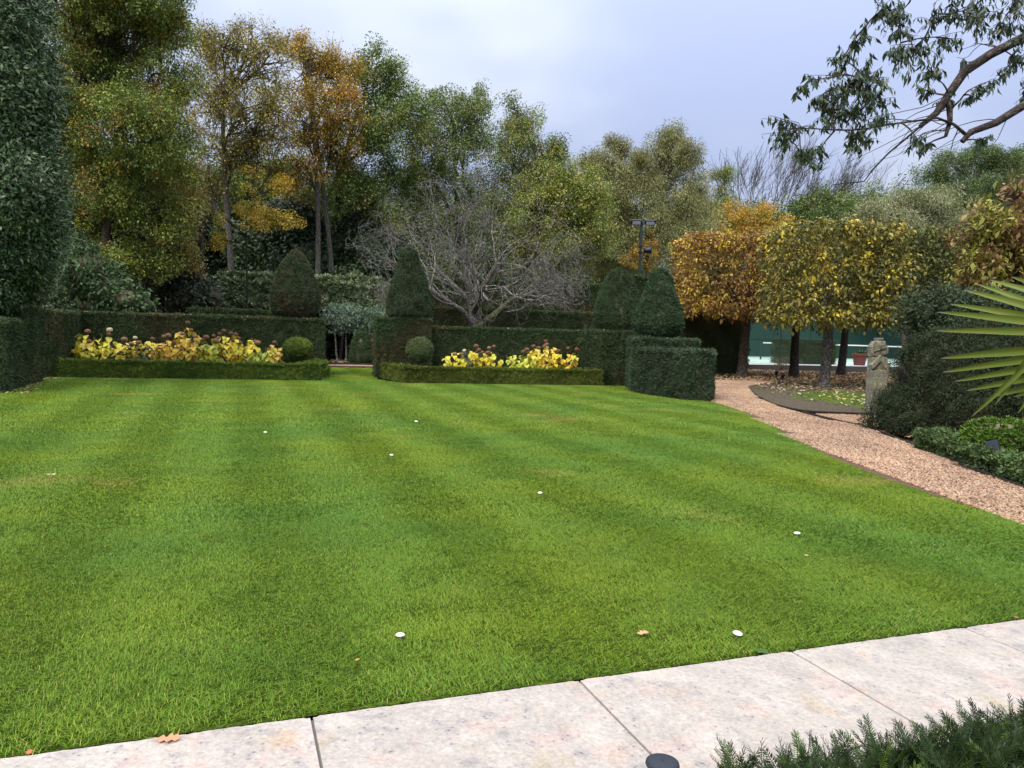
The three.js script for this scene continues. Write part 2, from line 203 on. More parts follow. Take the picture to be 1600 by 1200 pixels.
  wood_11: { x: 25.48, z: -58, lobes: [[22.7,10.44,-56.71,2.17,1.93,2.05],[26.43,10.95,-57.78,2.17,1.93,2.05],[25.39,8.94,-58.93,2.9,2.41,2.65],[23.4,5.87,-57.24,2.65,2.17,2.41],[26.53,5.73,-57.33,2.65,2.17,2.41]] },
  wood_12: { x: 29.72, z: -56, lobes: [[26.9,10.28,-54.84,2.1,1.86,1.98],[30.83,10.85,-56.3,2.1,1.86,1.98],[28.77,8.59,-55.19,2.8,2.33,2.56],[27.92,5.91,-55.87,2.56,2.1,2.33],[31.05,5.78,-56.1,2.56,2.1,2.33]] },
  wood_13: { x: 32.77, z: -52, lobes: [[30.76,11.3,-52.38,1.95,1.73,1.84],[34.29,11.76,-53.21,1.95,1.73,1.84],[32.9,9.78,-53.21,2.6,2.16,2.38],[30.86,6.97,-51.7,2.38,1.95,2.16],[33.71,6.85,-51.8,2.38,1.95,2.16]] }
};
const OVER = [[2.48,3.26,-7.56,0.093,70],[2.7,3.22,-7.99,0.093,40],[2.78,2.93,-7.52,0.093,40],[3.02,3.2,-8.42,0.067,25],[3.03,3.11,-7.89,0.093,35],[3.22,3.63,-8.12,0.16,120],[3.23,3.75,-7.7,0.146,110],[3.54,3.63,-8.33,0.173,130],[3.38,3.79,-7.63,0.146,90],[3.19,4.08,-7.96,0.106,60],[3.28,4.23,-7.6,0.08,35],[3.37,4.3,-8.02,0.067,25],[3.69,3.75,-8.07,0.12,80],[3.36,3.23,-7.71,0.093,60],[3.45,3.34,-7.52,0.093,50],[3.15,3.82,-8.13,0.106,60],[2.76,3.71,-7.53,0.053,20],[2.69,3.63,-7.57,0.047,18],[3.92,4.63,-8.32,0.12,80],[3.65,4.57,-7.89,0.106,60],[3.75,4.26,-7.8,0.08,40],[3.77,3.99,-7.56,0.133,90],[4.07,3.94,-7.83,0.106,60],[3.97,4.22,-8.37,0.106,50],[4.3,4.32,-8.0,0.106,50],[4.16,4.57,-8.01,0.106,55],[4.41,4.61,-8.0,0.12,60],[4.4,4.39,-7.54,0.146,100],[5.02,4.69,-8.15,0.146,90],[4.98,4.54,-8.28,0.093,50],[5.01,4.11,-7.98,0.093,40],[4.85,3.97,-7.86,0.067,25],[4.46,3.74,-7.56,0.08,40],[4.55,3.73,-7.92,0.067,30],[4.61,4.16,-8.23,0.067,30],[3.84,3.17,-7.57,0.067,30],[4.15,3.25,-8.01,0.053,20],[4.65,3.3,-7.82,0.067,25],[4.35,3.73,-8.02,0.067,30],[4.22,3.9,-8.28,0.08,40],[4.95,4.27,-7.81,0.093,40],[3.34,3.15,-7.73,0.053,18],[5.38,3.94,-8.31,0.133,60],[5.37,4.24,-8.04,0.2,80]];
const PALM_A = [[1.74,1.465,-2.84,2.012,1.3,-2.58],[1.682,1.45,-2.823,2.016,1.243,-2.58],[1.627,1.427,-2.806,2.015,1.256,-2.58],[1.569,1.376,-2.789,2.016,1.251,-2.58],[1.52,1.346,-2.771,2.016,1.252,-2.58],[1.504,1.279,-2.754,2.016,1.249,-2.58],[1.519,1.181,-2.737,2.018,1.218,-2.58],[1.519,1.132,-2.72,2.019,1.209,-2.58],[1.555,1.1,-2.703,2.021,1.185,-2.58],[1.587,1.068,-2.686,2.023,1.162,-2.58],[1.667,1.047,-2.669,2.024,1.148,-2.58],[1.73,1.046,-2.651,2.023,1.153,-2.58],[1.683,1.458,-2.634,2.011,1.313,-2.58],[1.798,1.511,-2.617,2.009,1.335,-2.58],[1.867,0.995,-2.6,2.021,1.189,-2.58]], PALM_B = [[1.548,0.983,-2.58,1.833,1.256,-2.58],[1.631,1.024,-2.59,1.827,1.337,-2.58],[1.716,0.99,-2.6,1.836,1.222,-2.58]];
// ---------------------------------------------------------------- ground, lawn, paths, paving
const M = {};
{
  const barkH = texture(256, (u, v) => { const r = Math.abs(loop(u, v * 0.999, 14, 3, 3)) * 1.6 + Math.abs(loop(u, v, 30, 9, 2)) * 0.6; return [r, r, r]; }, false);
  const barkC = texture(256, (u, v) => { const r = 0.62 + loop(u, v, 10, 4, 4) * 0.7 + loop(u, v, 40, 2, 2) * 0.3; return [r, r, r]; });
  const bark = c => mat({ color: c, map: barkC, bumpMap: barkH, bumpScale: 0.02, roughness: 0.95 });
  M.bark = bark([0.2, 0.16, 0.12]); M.barkDark = bark([0.09, 0.075, 0.06]); M.barkGrey = bark([0.32, 0.29, 0.25]);
  M.barkPale = bark([0.68, 0.63, 0.55]); M.barkRed = bark([0.2, 0.15, 0.125]); M.barkMoss = bark([0.24, 0.25, 0.12]);
  M.stem = mat({ color: [0.2, 0.14, 0.08] });
}
const soilTex = texture(512, (u, v) => { const a = loop(u, v, 12, 1, 4), b = loop(u, v, 60, 5, 3), k = 0.34 + a * 0.25 + b * 0.35; return [k, k * 0.82, k * 0.62]; });
const soilBump = texture(512, (u, v) => { const k = 0.5 + loop(u, v, 40, 7, 4) * 0.9; return [k, k, k]; }, false);
M.soil = mat({ color: [0.6, 0.6, 0.6], map: soilTex, bumpMap: soilBump, bumpScale: 0.02, roughness: 1, specularIntensity: 0.2 });
const turfTex = texture(512, (u, v) => { const a = loop(u, v, 16, 2, 4), b = loop(u, v, 90, 8, 3), k = 1 + a * 0.8 + b * 0.9; return [0.24 * k, 0.31 * k, 0.10 * k]; });
M.turf = mat({ color: [1, 1, 0.8], map: turfTex, bumpMap: soilBump, bumpScale: 0.01, roughness: 1, specularIntensity: 0.1 });

// flat sheet from a list of [x, z], uv in metres
function sheet(poly, y, uvScale = 1) {
  const s = new THREE.Shape(poly.map(([x, z]) => new THREE.Vector2(x, -z))), g = new THREE.ShapeGeometry(s);
  const p = g.attributes.position, uv = g.attributes.uv;
  for (let i = 0; i < p.count; i++) { const x = p.getX(i), z = -p.getY(i); uv.setXY(i, x * uvScale, z * uvScale); p.setXYZ(i, x, y, z); }
  g.computeVertexNormals(); return g;
}
function inside(poly, x, z) { let c = false; for (let i = 0, j = poly.length - 1; i < poly.length; j = i++) { const [xi, zi] = poly[i], [xj, zj] = poly[j]; if ((zi > z) !== (zj > z) && x < (xj - xi) * (z - zi) / (zj - zi) + xi) c = !c; } return c; }
function curve(pts, n) { const c = new THREE.CatmullRomCurve3(pts.map(([x, z]) => V(x, 0, z)), false, 'centripetal'); return c.getPoints(n).map(p => [p.x, p.z]); }

// paving edge: direction e along the lawn, direction f towards the house
const E0 = [0.26, -2.62], eD = [0.9401, -0.3409], fD = [0.3409, 0.9401];
const pv = (a, b) => [E0[0] + eD[0] * a + fD[0] * b, E0[1] + eD[1] * a + fD[1] * b];

structure('ground', sheet([[-400, 60], [400, 60], [400, -500], [-400, -500]], -0.06, 0.5), M.soil);

const pathIn = curve([[3.8, -16.2], [4.0, -15.3], [4.07, -14.09], [3.92, -11.99], [3.7, -10.13], [3.52, -8.72], [3.46, -7.9], [3.47, -6.84], [3.54, -5.96], [3.68, -5.2], [4.05, -4.2]], 60);   // lawn side
const pathOut = curve([[5.46, -17.0], [5.2, -14.9], [5.17, -13.59], [5.19, -12.33], [5.29, -11.48], [5.1, -10.13], [4.89, -8.94], [4.72, -8.0], [4.6, -7.28], [4.53, -6.7], [4.6, -5.4], [4.9, -4.0]], 60);
const lawnPoly = [pv(-3.2, -0.03), pv(3.9, -0.03), [4.05, -4.2], ...pathIn.slice().reverse().slice(1), [3.3, -16.6], [3.0, -17.6], [2.9, -19.6], [2.3, -19.6], [-2.6, -18.3], [-3.4, -19.4], [-3.8, -21.6], [-4.25, -25.6], [-6.05, -25.0], [-5.5, -21.5], [-4.5, -18.3], [-10.2, -16.7], [-10.4, -15.9], [-9.4, -15.2], [-8.9, -13.2], [-9.6, -12.4], [-9.6, -2]];
structure('lawn', sheet(lawnPoly, -0.018, 1.3), M.turf);

// --- grass blades: tiles that lean with the mower's stripes
function grassTile(seed, size, n, len, wid) {
  const R = RNG(seed), g = new Raw();
  for (let k = 0; k < n; k++) {
    const rr = size * 0.95 * Math.pow(R(), 0.62), ph = R() * TAU, x = Math.cos(ph) * rr, z = Math.sin(ph) * rr, L = len * (0.55 + R() * 0.8), a = R() * TAU, w = wid * (0.7 + R() * 0.6) / 2;
    const lx = Math.sin(a) * 0.85 * L, lz = (Math.cos(a) * 0.85 + 0.29) * L, cx = Math.cos(a) * w, cz = Math.sin(a) * w;
    const dry = R() < 0.055, t = 0.78 + R() * 0.44, c1 = dry ? [2.2 * t, 1.3 * t, 2.6 * t] : [(0.85 + R() * 0.4) * t, t, t * 0.8], c0 = c1;
    const H = L * (0.42 + R() * 0.33);
    const A = g.v(x - cx, 0, z - cz, c0), B = g.v(x + cx, 0, z + cz, c0), C = g.v(x - cx * 0.9 + lx * 0.35, H * 0.6, z - cz * 0.9 + lz * 0.35, c1), E = g.v(x + cx * 0.9 + lx * 0.35, H * 0.6, z + cz * 0.9 + lz * 0.35, c1), F = g.v(x + lx, H, z + lz, c1);
    g.t(A, B, C); g.t(C, B, E); g.t(C, E, F);
  }
  return g.geo();
}
M.grass = leafMat([0.19, 0.33, 0.038], { roughness: 0.6, specularIntensity: 0.35, transmission: 0.3 });
{
  const kinds = [];
  const tiers = [[0.18, 1350, 0.019, 0.0022], [0.18, 640, 0.021, 0.0034], [0.18, 330, 0.024, 0.0053], [0.045, 56, 0.022, 0.0026]];
  tiers.forEach(([s, n, l, w], t) => { kinds[t] = [0, 1, 2, 3, 4, 5].map(k => ({ geo: grassTile(100 + t * 10 + k, s, n, l, w), c: new Copies() })); });
  const R = RNG(7), S = 0.18;
  const stripe = (x, z) => { const a = (x - E0[0]) * eD[0] + (z - E0[1]) * eD[1]; return Math.floor((a + 0.09 + (R() - 0.5) * 0.12 + 0.05 * nz(x * 0.6, z * 0.6, 5)) / 0.54) & 1; };
  const hue = (x, z) => {
    const a = fbm(x * 0.55, z * 0.55, 1.3, 3), b = fbm(x * 1.7 + 9, z * 1.7, 4.1, 3), d = fbm(x * 0.9 + 30, z * 1.1, 7.7, 4);
    const s2 = fbm(x * 3.1 + 4, z * 3.1, 9.1, 3); let r = 1 + a * 0.55 + b * 0.5 + s2 * 0.3, g = 1 + a * 0.15 + b * 0.25 + s2 * 0.25, bl = 1 - a * 0.6 + s2 * 0.2;
    const dry = smooth(0.22, 0.42, d); r = lerp(r, 2.1, dry * 0.75); g = lerp(g, 1.12, dry * 0.75); bl = lerp(bl, 2.6, dry * 0.75);
    const k = 0.97 + R() * 0.06; return [r * k, g * k, Math.max(0.3, bl) * k];
  };
  const base = Math.atan2(-fD[0], -fD[1]);   // lean away from the house
  const put = (t, x, z) => { const q = quatY(base + (stripe(x, z) ? 0 : Math.PI) + (R() - 0.5) * 0.5), k = kinds[t][Math.floor(R() * 6)], j = t === 3 ? 0.01 : 0.12; k.c.add(x + (R() - 0.5) * j, -0.02, z + (R() - 0.5) * j, q, [R() < 0.5 ? 1 : -1, 0.85 + R() * 0.3, 1], hue(x, z)); };
  const ok = (x, z) => inside(lawnPoly, x, z);
  for (let ib = -140; ib < 1; ib++) for (let ia = -90; ia < 90; ia++) {
    const [x, z] = pv(ia * S, ib * S), d = Math.hypot(x, z);
    if (z > -1 || Math.abs(x) > -z * 0.78 + 1.6) continue;
    const C = (a, b) => { const [px, pz] = pv(ia * S + a, ib * S + b); return ok(px, pz); }, cor = C(-0.17, -0.17) + C(0.17, -0.17) + C(-0.17, 0.17) + C(0.17, 0.17);
    if (cor === 4) put(d < 5 ? 0 : d < 9.5 ? 1 : 2, x, z);
    else for (let a = 0; a < 4; a++) for (let b = 0; b < 4; b++) { const [px, pz] = pv(ia * S + (a - 1.5) * 0.045, ib * S + (b - 1.5) * 0.045); if (ok(px - 0.03, pz) && ok(px + 0.03, pz) && ok(px, pz - 0.03) && ok(px, pz + 0.03)) put(3, px + (R() - 0.5) * 0.02, pz + (R() - 0.5) * 0.02); }
  }
  const names_ = ['grass', 'grass', 'grass', 'grass'];
  const holder = new THREE.Group(); holder.name = 'mown_grass'; tag(holder, 'short striped green grass of the mown lawn', 'grass', null, 'stuff'); scene.add(holder);
  kinds.forEach((ks, t) => ks.forEach(k => { if (k.c.rows.length) k.c.build(holder, names_[t], k.geo, M.grass); }));
}

// --- gravel
const gravTex = texture(512, (u, v) => { const k = 0.8 + loop(u, v, 120, 3, 2) * 0.9 + loop(u, v, 50, 6, 2) * 0.5; return [0.62 * k, 0.47 * k, 0.38 * k]; });
M.gravelBed = mat({ color: [0.6, 0.58, 0.56], map: gravTex, bumpMap: soilBump, bumpScale: 0.01, roughness: 1 });
M.pebble = mat({ color: [0.84, 0.82, 0.75], vertexColors: true, roughness: 0.85 });
const pebGeo = [0, 1, 2].map(s => {
  const R = RNG(50 + s), g = new Raw(), ico = new THREE.IcosahedronGeometry(1, 0), P = ico.attributes.position;
  const pal = [[0.46, 0.29, 0.19], [0.55, 0.37, 0.26], [0.36, 0.21, 0.14], [0.64, 0.50, 0.38], [0.24, 0.15, 0.11], [0.50, 0.30, 0.22], [0.58, 0.42, 0.30]];
  for (let k = 0; k < 300; k++) {
    const c = pal[Math.floor(R() * pal.length)], t = 0.8 + R() * 0.4, col = [c[0] * t, c[1] * t, c[2] * t], s0 = 0.007 + R() * 0.008, q = quatE(R() * 6, R() * 6, R() * 6), x = (R() - 0.5) * 0.27, z = (R() - 0.5) * 0.27, y = R() * 0.012;
    const v = V(0, 0, 0), sx = s0 * (0.8 + R() * 0.7), sy = s0 * (0.5 + R() * 0.3);
    for (let i = 0; i < P.count; i += 3) { const id = []; for (let j = 0; j < 3; j++) { v.fromBufferAttribute(P, i + j); v.x *= sx; v.y *= sy; v.z *= s0; v.applyQuaternion(q); id.push(g.v(v.x + x, v.y * 0.8 + y, v.z + z, col)); } g.t(...id); }
  }
  return g.geo();
});
function gravel(poly, name, label, yy) {
  let x0 = 1e9, x1 = -1e9, z0 = 1e9, z1 = -1e9; for (const [x, z] of poly) { x0 = Math.min(x0, x); x1 = Math.max(x1, x); z0 = Math.min(z0, z); z1 = Math.max(z1, z); }
  const R = RNG(name.length * 31 + poly.length), cs = [0, 1, 2].map(() => new Copies()), S = 0.25;
  for (let x = x0; x <= x1; x += S) for (let z = z0; z <= z1; z += S) {
    if (!inside(poly, x, z)) continue;
    const t = 1 + 0.5 * fbm(x * 0.8, z * 0.8, 2, 3), k = t * (0.94 + R() * 0.12);
    cs[Math.floor(R() * 3)].add(x, yy, z, quatY(Math.floor(R() * 4) * Math.PI / 2), 1, [k, k, k * (0.97 + R() * 0.06)]);
  }
  const h = new THREE.Group(); h.name = numbered(name); tag(h, label, 'gravel', null, 'stuff'); scene.add(h);
  cs.forEach((c, i) => { if (c.rows.length) c.build(h, 'gravel', pebGeo[i], M.pebble); });
}
const island = curve([[16, -25.2], [11, -25.1], [8.85, -24.74], [7.95, -23.3], [6.6, -21.2], [5.95, -19], [5.5, -17], [5.2, -14.95], [5.35, -13.85], [6.2, -13.65], [8.5, -13.6]], 80);
const pathPoly = [...pathIn, ...pathOut.slice().reverse(), ...[[5.95, -19], [6.6, -21.2], [7.95, -23.3], [8.6, -24.9], [16, -25.6], [16, -26.4], [9, -25.9], [6.2, -24.6], [4.6, -21.5], [3.9, -18.5]]];
structure('gravel_path', sheet(pathPoly, -0.022, 1.2), M.gravelBed);
gravel(pathPoly, 'path_gravel', 'pinkish tan gravel covering the curving garden path', -0.024);
const crossPoly = [[-9, -24.6], [-6.05, -25.15], [-4.25, -25.75], [-1, -26.4], [-1, -28.6], [-5.0, -27.6], [-9, -26.6]];
structure('gravel_path', sheet(crossPoly, -0.022, 1.2), M.gravelBed);
gravel(crossPoly, 'cross_gravel', 'pink gravel of the narrow path beyond the hedge gap', -0.024);
const wedge = [[5.22, -13.4], [6.3, -13.5], [8.5, -13.4], [8.5, -11.6], [5.35, -11.5], [5.2, -12.3]];
structure('gravel_path', sheet(wedge, -0.02, 1.2), M.gravelBed);
gravel(wedge, 'verge_gravel', 'patch of pink gravel between path edging and bare-earth island bed', -0.022);

// path edging strips of dark steel, set on edge
M.steel = mat({ color: [0.035, 0.026, 0.02], roughness: 0.8, metalness: 0.2 });
function strip(name, label, pts, h, group) {
  const g = new Raw(); const [bx, bz] = pts[0]; const t = thing(name, label, 'edging', [bx, -0.03, bz], group);
  const w = 0.008; let prev = null;
  pts.forEach(([x, z], k) => {
    const a = pts[Math.max(0, k - 1)], b = pts[Math.min(pts.length - 1, k + 1)], l = Math.hypot(b[0] - a[0], b[1] - a[1]), nx = -(b[1] - a[1]) / l * w, nzz = (b[0] - a[0]) / l * w;
    const r = [g.v(x - nx, -0.03, z - nzz), g.v(x - nx, h, z - nzz), g.v(x + nx, h, z + nzz), g.v(x + nx, -0.03, z + nzz)];
    if (prev) for (let s = 0; s < 4; s++) { const n = (s + 1) % 4; g.t(prev[s], r[s], prev[n]); g.t(prev[n], r[s], r[n]); }
    prev = r;
  });
  part(t, 'strip', g.geo(), M.steel);
}
strip('path_edging', 'thin dark steel edging along the planted side of the gravel path', curve([[5.17, -13.59], [5.19, -12.33], [5.29, -11.48], [5.1, -10.13], [4.89, -8.94], [4.72, -8.0], [4.6, -7.28], [4.53, -6.7], [4.55, -5.4]], 50), 0.008);
strip('bed_edging', 'dark edging rim around the island bed under the hornbeams', island.slice(22), 0.006);
strip('lawn_edging', 'dark edging at the end of the lawn in the hedge gap', [[-6.05, -25.08], [-4.25, -25.68]], 0.03);
strip('gap_edging', 'dark edging at the far side of the narrow path in the hedge gap', [[-7, -27.05], [-5.0, -27.55], [-3.4, -27.95]], 0.05);

// island bed: bare earth rim, turf inside
const islandSoil = texture(512, (u, v) => { const k = 0.40 + loop(u, v, 20, 11, 4) * 0.25 + loop(u, v, 90, 15, 3) * 0.3; return [k, k * 0.9, k * 0.72]; });
M.earth = mat({ color: [0.62, 0.6, 0.55], map: islandSoil, bumpMap: soilBump, bumpScale: 0.015, roughness: 1 });
const islandPoly = [...island, [16, -13.6]];
structure('island_bed', sheet(islandPoly, 0.0, 0.8), M.earth);
{
  const R = RNG(77), c = new Copies(), geo = grassTile(300, 0.2, 130, 0.035, 0.007);
  const lawnIn = curve([[16, -19.4], [9.5, -19.6], [7.5, -19.2], [6.5, -17.6], [6.2, -16.0], [6.9, -14.7], [9, -14.2]], 40); const poly = [...lawnIn, [16, -14.2]];
  for (let x = 5.8; x < 12; x += 0.17) for (let z = -19.6; z < -14; z += 0.17) { if (!inside(poly, x, z)) continue; const n = fbm(x * 0.9, z * 0.9, 3, 3); if (n + 0.28 < R() * 0.45) continue; const k = 0.8 + R() * 0.3; c.add(x, 0, z, quatY(R() * TAU), [1, 0.8, 1], [k * 0.9, k * 0.85, k]); }
  const g = c.build(null, 'island_grass', geo, M.grass); tag(g, 'thin grass on the island bed beside the statue', 'grass');
}

// --- paving slabs
const stoneC = texture(1024, (u, v) => {
  const a = loop(u, v, 6, 1, 4), b = loop(u, v, 9, 8, 4), c = loop(u, v, 70, 4, 3), d = loop(u, v, 20, 14, 4);
  let k = 0.81 + a * 0.10 + c * 0.13 + b * 0.06; const pink = smooth(0.0, 0.4, b), grey = smooth(0.05, 0.4, d), ochre = smooth(0.1, 0.5, loop(u, v, 7, 23, 3));
  let r = k * 1.0, g = k * 0.975, bl = k * 0.965;
  const spk = loop(u, v, 150, 31, 2) * 0.09; r += spk; g += spk; bl += spk; r -= grey * 0.07; g -= grey * 0.065; bl -= grey * 0.045; g -= pink * 0.035; bl -= pink * 0.04; r -= ochre * 0.01; g -= ochre * 0.03; bl -= ochre * 0.075;
  const pit = smooth(0.42, 0.6, Math.abs(c) + d * 0.35); return [r - pit * 0.22, g - pit * 0.21, bl - pit * 0.18];
});
const stoneB = texture(512, (u, v) => { const k = 0.5 + loop(u, v, 24, 4, 5) * 0.7 + loop(u, v * 2, 70, 4, 3) * 0.35; return [k, k, k]; }, false);
M.stone = mat({ color: [0.745, 0.705, 0.645], map: stoneC, bumpMap: stoneB, bumpScale: 0.006, roughness: 0.8 });
M.mortar = mat({ color: [0.2, 0.19, 0.18], roughness: 1 });
{
  const pave = structure('pavement', sheet([pv(-3.5, 0.012), pv(4.5, 0.012), pv(4.5, 0.92), pv(-3.5, 0.92)], -0.012, 1), M.mortar);
  for (let k = -4; k < 5; k++) {
    const R = RNG(400 + k), tone = M.stone.clone(); tone.color.multiplyScalar(0.94 + R() * 0.08); const a0 = k * 0.905 + 0.004, a1 = (k + 1) * 0.905 - 0.004, s = new THREE.Shape(), pts = [];
    const n = 90; for (let i = 0; i <= n; i++) { const a = lerp(a0, a1, i / n), corner = Math.min(i, n - i) < 2 ? 0.006 : 0; pts.push([a, 0.004 + corner + 0.009 * (0.5 + fbm(a * 9, k, 2, 4)) + 0.006 * Math.max(0, nz(a * 60, k, 0))]); }
    pts.push([a1, 0.905], [a0, 0.905]);
    s.setFromPoints(pts.map(([a, b]) => new THREE.Vector2(a, b)));
    const g = new THREE.ExtrudeGeometry(s, { depth: 0.03, bevelEnabled: true, bevelSize: 0.002, bevelThickness: 0.003, bevelSegments: 2, bevelOffset: -0.002, steps: 1 });
    const p = g.attributes.position, uv = g.attributes.uv, ox = R() * 3, oy = R() * 3;
    for (let i = 0; i < p.count; i++) { const a = p.getX(i), b = p.getY(i), h = p.getZ(i), [x, z] = pv(a, b); p.setXYZ(i, x, h - 0.033, z); uv.setXY(i, a * 0.62 + ox, b * 0.62 + oy); }
    // mirrored by the change of axes: turn the faces round again
    for (let i = 0; i < p.count; i += 3) for (const at of [p, uv]) { const w = at.itemSize, A = []; for (let d = 0; d < w; d++) A.push(at.array[i * w + d]); for (let d = 0; d < w; d++) { at.array[i * w + d] = at.array[(i + 1) * w + d]; at.array[(i + 1) * w + d] = A[d]; } }
    g.computeVertexNormals();
    const m = shade(new THREE.Mesh(g, tone)); m.name = 'paving_slab'; pave.add(m);
  }
}
structure('planting_bed', sheet([pv(-0.6, 0.93), pv(4.5, 0.93), pv(4.5, 2.6), pv(-0.6, 2.6)], -0.01, 0.8), M.soil);
structure('terrace', sheet([pv(-4, 0.93), pv(-0.61, 0.93), pv(-0.61, 3), pv(-4, 3)], -0.008, 0.62), M.stone);

// ---------------------------------------------------------------- clipped hedges and topiary
function spray(seed, n, L, W, spread = 0.9) { // short shoots that stand off a clipped face (+y is outwards)
  const R = RNG(seed), g = new Raw();
  for (let k = 0; k < n; k++) {
    const o = V((R() - 0.5) * 0.075, R() * 0.02 - 0.015, (R() - 0.5) * 0.075), d = V((R() - 0.5) * 2 * spread, 0.35 + R() * 0.8, (R() - 0.5) * 2 * spread).normalize(), [w, nn] = frame(d, R), c = tint(R, 0.38), s = 0.7 + R() * 0.7;
    g.leafLite(o, d, w, nn, L * s, W * s, c, 0.1);
  }
  return g.geo();
}
const SP = { yew: [1, 2, 3].map(s => spray(s, 20, 0.042, 0.009)), box: [4, 5, 6].map(s => spray(s, 20, 0.026, 0.014)), laurel: [7, 8, 9].map(s => spray(s, 12, 0.085, 0.035, 1.1)), tiny: [11, 12].map(s => spray(s, 16, 0.05, 0.012, 1.0)) };
M.yew = leafMat([0.088, 0.104, 0.05], { transmission: 0.12, roughness: 0.6 });
M.box = leafMat([0.125, 0.19, 0.03], { transmission: 0.2, roughness: 0.5 });
M.laurel = leafMat([0.15, 0.2, 0.1], { transmission: 0.15, roughness: 0.35 });
M.core = mat({ color: [0.17, 0.145, 0.09], roughness: 1 });
M.litter = leafMat([0.6, 0.6, 0.6], { transmission: 0.1, roughness: 0.9 });
const fallenLeaf = (() => { const g = new Raw(), R = RNG(3), d = V(1, 0, 0); g.leaf(V(-0.05, 0.004, 0), d, V(0, 0, 1), V(0, 1, 0), 0.1, 0.06, 0.18, [1, 1, 1], -0.1); return g.geo(); })();
const LITTER = [[0.62, 0.46, 0.26], [0.5, 0.3, 0.16], [0.36, 0.2, 0.11], [0.72, 0.56, 0.24], [0.25, 0.15, 0.09], [0.75, 0.66, 0.45], [0.55, 0.24, 0.15]];
const litterCol = (R, pal = LITTER) => { const c = pal[Math.floor(R() * pal.length)], k = 0.8 + R() * 0.5; return [c[0] * k, c[1] * k, c[2] * k]; };
function yewTone(R) { return (x, y, z) => { const n = fbm(x * 1.3, y * 1.3, z * 1.3, 3), b = fbm(x * 0.6 + 5, y * 0.9, z * 0.6, 2), k = 1 + n * 0.7 + (R() - 0.5) * 0.4, br = smooth(0.05, 0.3, b + n * 0.3); return [k * lerp(0.85, 1.2, br), k * lerp(1.12, 1.0, br), k * 0.9]; }; }
function boxTone(R) { return (x, y, z) => { const n = fbm(x * 1.5, y * 2, z * 1.5, 3), k = 1 + n * 0.8 + (R() - 0.5) * 0.4; return [k * (1 + n * 0.5), k, k * 0.9]; }; }
function offset(poly, d) { // inward offset of a convex polygon
  const n = poly.length; let a = 0; for (let i = 0; i < n; i++) { const p = poly[i], q = poly[(i + 1) % n]; a += p[0] * q[1] - q[0] * p[1]; } const sg = a > 0 ? 1 : -1, L = [];
  for (let i = 0; i < n; i++) { const p = poly[i], q = poly[(i + 1) % n], l = Math.hypot(q[0] - p[0], q[1] - p[1]), nx = -(q[1] - p[1]) / l * sg, ny = (q[0] - p[0]) / l * sg; L.push([p[0] + nx * d, p[1] + ny * d, (q[0] - p[0]) / l, (q[1] - p[1]) / l]); }
  return L.map((b, i) => { const a2 = L[(i + n - 1) % n], det = a2[2] * b[3] - a2[3] * b[2], t = ((b[0] - a2[0]) * b[3] - (b[1] - a2[1]) * b[2]) / det; return [a2[0] + a2[2] * t, a2[1] + a2[3] * t]; });
}
function prism(poly, y0, y1) {
  const g = new Raw(), n = poly.length; let a = 0; for (let i = 0; i < n; i++) { const p = poly[i], q = poly[(i + 1) % n]; a += p[0] * q[1] - q[0] * p[1]; } const P = a > 0 ? poly.slice().reverse() : poly;
  for (let i = 0; i < n; i++) { const p = P[i], q = P[(i + 1) % n], A = g.v(p[0], y0, p[1]), B = g.v(q[0], y0, q[1]), C = g.v(q[0], y1, q[1]), E = g.v(p[0], y1, p[1]); g.t(A, B, C); g.t(A, C, E); }
  const top = P.map(p => g.v(p[0], y1, p[1])); for (let i = 1; i < n - 1; i++) g.t(top[0], top[i], top[i + 1]); return g.geo();
}
